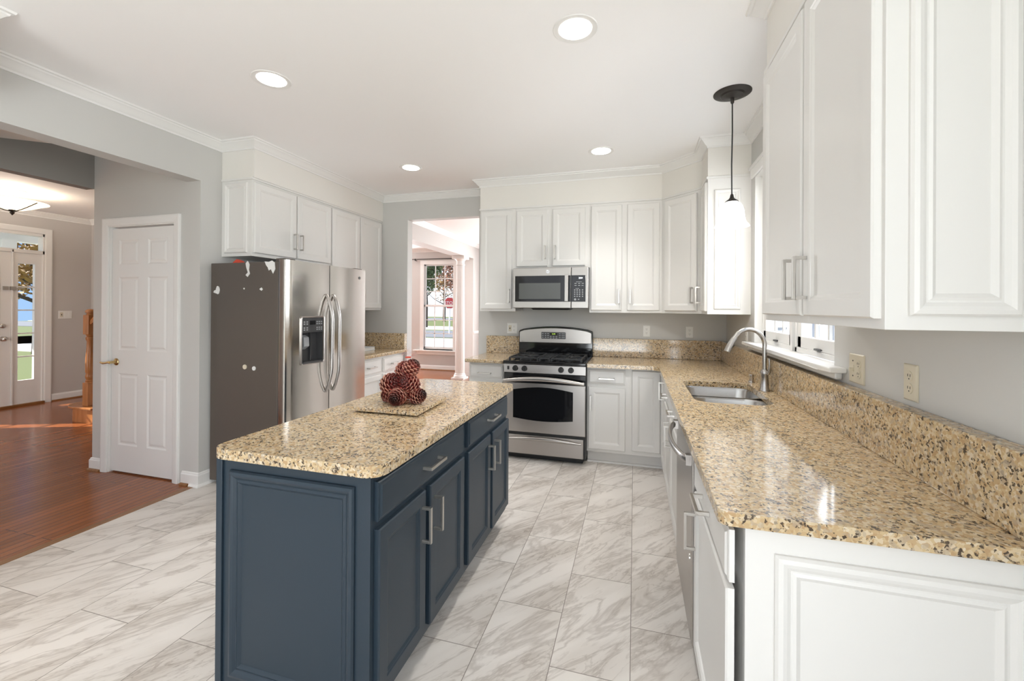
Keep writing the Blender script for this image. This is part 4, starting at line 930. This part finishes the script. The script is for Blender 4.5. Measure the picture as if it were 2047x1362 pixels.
MB().lathe((lx, ly, 2.49), [(.03, .022), (.09, .03), (.16, .055), (.23, .09), (.30, .118), (.297, .122), (.22, .099), (.15, .064), (.08, .04), (.001, .034)], 40).build('glass_bowl', 'shade_amber', t, smooth=50)
for k in range(3):
    ar = MB()
    a = 2*math.pi*k/3+.3; ca, sa = math.cos(a), math.sin(a)
    ar.tube([(lx+r*ca, ly+r*sa, z) for r, z in ((.0, 2.497), (.05, 2.502), (.11, 2.520), (.17, 2.545), (.23, 2.572), (.285, 2.598))], .006, 8)
    ar.build('arm', 'dark_bronze', t)
MB().lathe((lx, ly, 2.45), [(.001, 0), (.016, .02), (.022, .035), (.012, .045), (.03, .06), (.05, .07), (.02, .08)], 20).build('finial', 'dark_bronze', t, smooth=40)
l = light('foyer_bulb', 'POINT', (0, 0, -.08), (0, 0, -1), 38, (1, .90, .78), shadow_soft_size=.06); l.parent = t
# ------------------------------------------------------------------ wall plates
def plate(name, c, u, n, kinds, label, cat, mat='plate_white', w1=.070, h=.116, grp=None, inner=None):
    c = V(c); u = V(u); n = V(n); z = V((0, 0, 1)); g = len(kinds); w_ = w1+.046*(g-1)
    t = thing(name, c, label, cat, grp)
    MB().panel(c-u*w_/2-z*h/2, u, n, w_, h, [(0, 0), (0, .003), (.003, .0055), (.005, .006)]).build('cover_plate', mat, t)
    for i, kd in enumerate(kinds):
        cc = c+u*(.046*(i-(g-1)/2))
        if kd == 'o':
            for k in (-1, 1):
                q = cc+z*.0195*k
                MB().lathe(q+n*.006, [(.0165, -.001), (.0165, .002), (.001, .002)], 20, n).build('receptacle', mat, t)
                sl = MB()
                for s in (-1, 1): sl.obox(q+n*.0082+u*.0062*s+z*.003, (u, z, n), (.0011, .0042, .0004))
                sl.lathe(q+n*.008-z*.008, [(.0022, 0), (.0022, .0006)], 10, n); sl.build('socket_slot', 'slot_dark', t)
        elif kd == 's':
            MB().obox(cc+n*.0065, (u, z, n), (.006, .013, .001)).build('switch_slot', inner or 'plate_ivory', t)
            MB().obox(cc+n*.012-z*.004, (u, z, n), (.0042, .006, .007)).build('toggle', inner or 'plate_ivory', t)
            for k in (-1, 1): MB().lathe(cc+n*.006+z*.030*k, [(.003, 0), (.003, .001)], 10, n).build('screw', 'slot_dark', t)
        elif kd == 'r':
            MB().obox(cc+n*.0075, (u, z, n), (.0165, .033, .002)).build('rocker', mat, t, bevel=.001)
        elif kd == 'd':
            MB().obox(cc+n*.0065, (u, z, n), (.0165, .033, .0015)).build('decora_switch', 'plate_ivory', t, bevel=.001)
            MB().obox(cc+n*.0095, (u, z, n), (.004, .009, .003)).build('toggle', 'slot_dark', t)
    return t
plate('switch_and_outlet', (-1.297, WY, 1.183), (1, 0, 0), nB, 'do', 'white switch and outlet plate left of the range backguard', 'wall plate')
plate('power_outlet', (.117, WY, 1.18), (1, 0, 0), nB, 'o', 'white outlet on back wall, nearer the range', 'outlet')
plate('power_outlet', (.521, WY, 1.177), (1, 0, 0), nB, 'o', 'white outlet on back wall, nearer the corner', 'outlet')
plate('switch_and_outlet', (WX, 2.005, 1.172), (0, -1, 0), nR, 'so', 'ivory switch and outlet plate beside the sink window', 'wall plate', 'plate_ivory')
plate('power_outlet', (WX, 1.66, 1.175), (0, -1, 0), nR, 'o', 'ivory outlet nearest the camera on right wall', 'outlet', 'plate_ivory')
plate('power_outlet', (WX, 3.74, 1.172), (0, -1, 0), nR, 'o', 'white outlet on right wall behind the faucet', 'outlet', 'plate_white', w1=.06)
plate('switch_plate', (-8.2, 4.305, 1.266), (0, 1, 0), nL, 'drr', 'white switch plate beside the front door', 'wall plate')
plate('door_stop_plate', (-3.30, 2.514, .06), (1, 0, 0), nB, 'o', 'small white outlet set in the baseboard by the closet door', 'outlet', 'trim_white', w1=.035, h=.05) if 0 else None
# ------------------------------------------------------------------ staircase corner in the foyer
t = thing('staircase', (-6.0, 4.0, 0), 'foyer staircase start with rounded wooden first tread and white stringer', 'staircase')
tr = [(-6.15, 3.47)]+[( -6.50+.22*math.cos(math.radians(a)), 3.69+.22*math.sin(math.radians(a))) for a in range(270, 179, -15)]+[(-6.72, 4.6), (-6.15, 4.6)]
MB().prism(tr, .165, .19).prism([(-6.15, 4.6), (-6.15, 3.6), (-6.43, 3.6), (-6.43, 4.6)], .355, .38).build('tread', 'newel_wood', t, bevel=.006)
tr2 = [(-6.15, 3.50)]+[( -6.48+.19*math.cos(math.radians(a)), 3.69+.19*math.sin(math.radians(a))) for a in range(270, 179, -15)]+[(-6.67, 4.6), (-6.15, 4.6)]
MB().prism(tr2, 0, .165).build('riser', 'newel_wood', t)
MB().box(-6.40, -6.15, 3.62, 4.6, .19, .355).loft([[(-6.40, y, .19), (-5.2, y, .19), (-5.2, y, 1.25), (-6.40, y, .40)] for y in (3.60, 3.64)]).build('stringer', 'trim_white', t)
MB().loft([[(-6.38, y, .20), (-6.38, y, .37), (-5.3, y, 1.13), (-5.3, y, .20)] for y in (3.60, 3.592)]).build('stringer_panel', 'trim_white', t)
nx, ny = -6.37, 3.585
t = thing('newel_post', (nx, ny, .19), 'turned oak newel post at the foot of the foyer stairs', 'newel post')
q = .048
MB().box(nx-q, nx+q, ny-q, ny+q, .1905, .47).build('base_block', 'newel_wood', t, bevel=.004)
MB().lathe((nx, ny, .47), [(.047, 0), (.04, .01), (.044, .02), (.034, .035), (.043, .06), (.044, .08), (.038, .11), (.044, .13), (.046, .2), (.042, .3), (.034, .42), (.032, .5), (.043, .53), (.043, .55), (.034, .56), (.046, .585)], 28).build('turned_shaft', 'newel_wood', t, smooth=40)
MB().box(nx-q, nx+q, ny-q, ny+q, 1.055, 1.29).build('top_block', 'newel_wood', t, bevel=.004)
MB().lathe((nx, ny, 1.29), [(.046, 0), (.036, .008), (.034, .02), (.048, .03), (.05, .045), (.044, .058), (.025, .07), (.001, .074)], 28).build('cap', 'newel_wood', t, smooth=40)
rp = MB(); d_ = V((1, 0, .71)).normalized(); upv = V((-.71, 0, 1)).normalized()
rp.loft([[p+V((0, 1, 0))*a+upv*b for a, b in ((-.03, -.03), (.03, -.03), (.034, 0), (.028, .022), (0, .03), (-.028, .022), (-.034, 0))] for p in (V((nx+.04, ny, 1.20)), V((nx+.04, ny, 1.20))+d_*1.3)])
tag(rp.build('handrail', 'newel_wood', None, (nx, ny, 1.2)), 'sloping oak handrail rising from the newel post', 'handrail')
# ------------------------------------------------------------------ outside
struct('ground', MB().box(-60, 40, -60, 9.0, -.35, -.2).box(-60, 40, 9.0, 22, -.35, -.2).box(-60, 40, 22, 70, -.35, -.2), 'lawn')
struct('street', MB().box(-60, 40, 21, 27, -.2, -.17), 'asphalt')
struct('driveway', MB().box(-30, 8, 9.6, 20.2, -.2, -.17), 'concrete')
struct('sidewalk', MB().box(-60, 40, 28.5, 33, -.2, -.16), 'concrete')
struct('porch_floor', MB().box(-10.2, -8.36, .5, 6, -.2, -.03), 'asphalt')
struct('porch_roof', MB().box(-10.4, -8.36, 2.85, 6.2, 2.75, 2.9).box(-10.4, -10.2, 2.85, 6.2, 2.5, 2.75), 'porch_white')
struct('porch_column', MB().box(-10.15, -9.98, 4.42, 4.6, -.03, 2.5), 'porch_white')
struct('street_front', MB().box(-30, -24, -60, 60, -.2, -.17), 'asphalt')
struct('front_walk', MB().box(-24, -10.2, 3.2, 5.2, -.2, -.17), 'concrete')
struct('side_terrace', MB().box(1.05, 9, -6, 12, -.2, -.1), 'concrete')
struct('neighbour_wall', MB().box(2.0, 9, 10.5, 12, -.2, 4), 'siding')
t = thing('neighbour_window', (3.0, 10.5, .6), 'white-framed window in siding outside, seen under the near wall cabinet', 'window')
fr = MB()
for x in (2.78, 3.18, 3.58): fr.box(x-.03, x+.03, 10.44, 10.5, .6, 1.9)
for z in (.6, 1.05, 1.5, 1.9): fr.box(2.75, 3.61, 10.45, 10.5, z-.025, z+.025)
fr.build('frame', 'porch_white', t)
MB().box(2.78, 3.58, 10.48, 10.499, .6, 1.9).build('pane', 'paper', t)
m = MB()
for i in range(34): m.box(3.7+.13*i, 3.74+.13*i, 10.0, 10.04, .0, 1.12)
m.box(3.6, 8, 9.98, 10.06, 1.10, 1.17).box(3.6, 8, 9.98, 10.06, -.02, .04).box(3.62, 3.74, 9.96, 10.08, -.1, 1.3)
tag(m.build('deck_railing', 'porch_white', None, (5, 10, -.1)), 'white deck railing outside the sink window', 'railing')
def leaf_cloud(c, rx, ry, rz, n, s, rd, blobs=9):
    m = MB(); bm = m.bm
    cs = [(V((rd.gauss(0, .45)*rx, rd.gauss(0, .45)*ry, rd.gauss(0, .45)*rz)), rd.uniform(.28, .5)) for _ in range(blobs)]
    for i in range(n):
        b, br = cs[i % blobs]
        d_ = V((rd.gauss(0, 1), rd.gauss(0, 1), rd.gauss(0, 1))).normalized()*br*rd.random()**.4
        p = V(c)+b+V((d_.x*rx, d_.y*ry, d_.z*rz))
        u = V((rd.gauss(0, 1), rd.gauss(0, 1), rd.gauss(0, 1))).normalized(); w_ = u.orthogonal().normalized()
        k = s*rd.uniform(.6, 1.3)
        bm.faces.new([bm.verts.new(p+u*k), bm.verts.new(p+w_*k*.5), bm.verts.new(p-u*k), bm.verts.new(p-w_*k*.5)])
    return m
def tree(x, y, h, rx, rz, leafmat, label, seed, n=2600, s=.12):
    rd = random.Random(seed)
    t = thing('tree', (x, y, -.2), label, 'tree', 'trees outside the windows')
    m = MB().tube([(x, y, -.2), (x+.05, y, h*.3), (x-.05, y+.05, h*.6), (x, y, h*.95)], [.18, .15, .10, .03], 10)
    for k in range(14):
        a = rd.uniform(0, 6.28); z = h*rd.uniform(.25, .8); L_ = rx*rd.uniform(.5, 1)
        p0 = V((x, y, z)); p1 = p0+V((math.cos(a)*L_*.5, math.sin(a)*L_*.5, L_*.25)); p2 = p0+V((math.cos(a)*L_, math.sin(a)*L_, L_*.7))
        m.tube([p0, p1, p2], [.05, .035, .01], 6)
    m.build('trunk', 'bark', t)
    lc = leaf_cloud((x, y, h*.66), rx, rx, rz, n, s, rd).build('foliage', leafmat, t); lc['kind'] = 'stuff'
tree(-16.1, 31, 6.0, 1.5, 2.6, 'leaf_green', 'green tree seen through the left window panes past the doorway', 11)
tree(-15.9, 36.5, 6.6, 1.9, 2.7, 'leaf_rust', 'sparse rust-coloured tree behind the stop sign', 12, 1500)
tree(-21.5, 46, 7, 3.4, 2.8, 'leaf_gold', 'pale golden tree across the street past the doorway', 13, 1600)
tree(-19.0, 9.3, 4.4, 1.7, 1.5, 'leaf_gold', 'golden-leaved tree seen through the front door sidelight', 14, 2600, .09)
tree(-25.5, 10.9, 9.0, 3.0, 3.0, 'leaf_rust', 'bare-branched tree behind the front door transom', 15, 500, .10)
# stop sign
sx, sy = -10.85, 24.0; fv = V((sx, sy, 0)).normalized()*-1; rv = V((0, 0, 1)).cross(fv).normalized()*1
t = thing('stop_sign', (sx, sy, -.2), 'red octagonal stop sign on a white post outside the living-room window', 'sign')
MB().cyl((sx, sy, -.2), (sx, sy, 2.1), .05, 10).build('post', 'sign_white', t)
oc = [V((sx, sy, 1.70))+fv*.06+(rv*math.cos(math.radians(22.5+45*i))+V((0, 0, 1))*math.sin(math.radians(22.5+45*i)))*.375 for i in range(8)]
oi = [V((sx, sy, 1.70))+fv*.075+(rv*math.cos(math.radians(22.5+45*i))+V((0, 0, 1))*math.sin(math.radians(22.5+45*i)))*.345 for i in range(8)]
MB().loft([oc, [p+fv*.01 for p in oc]]).build('border', 'sign_white', t)
MB().loft([[p-fv*.004 for p in oi], [p+fv*.003 for p in oi]]).build('face', 'sign_red', t)
text('lettering', 'STOP', V((sx, sy, 1.70))+fv*.085, (math.pi/2, 0, math.atan2(rv.y, rv.x)), .26, 'sign_white', t)
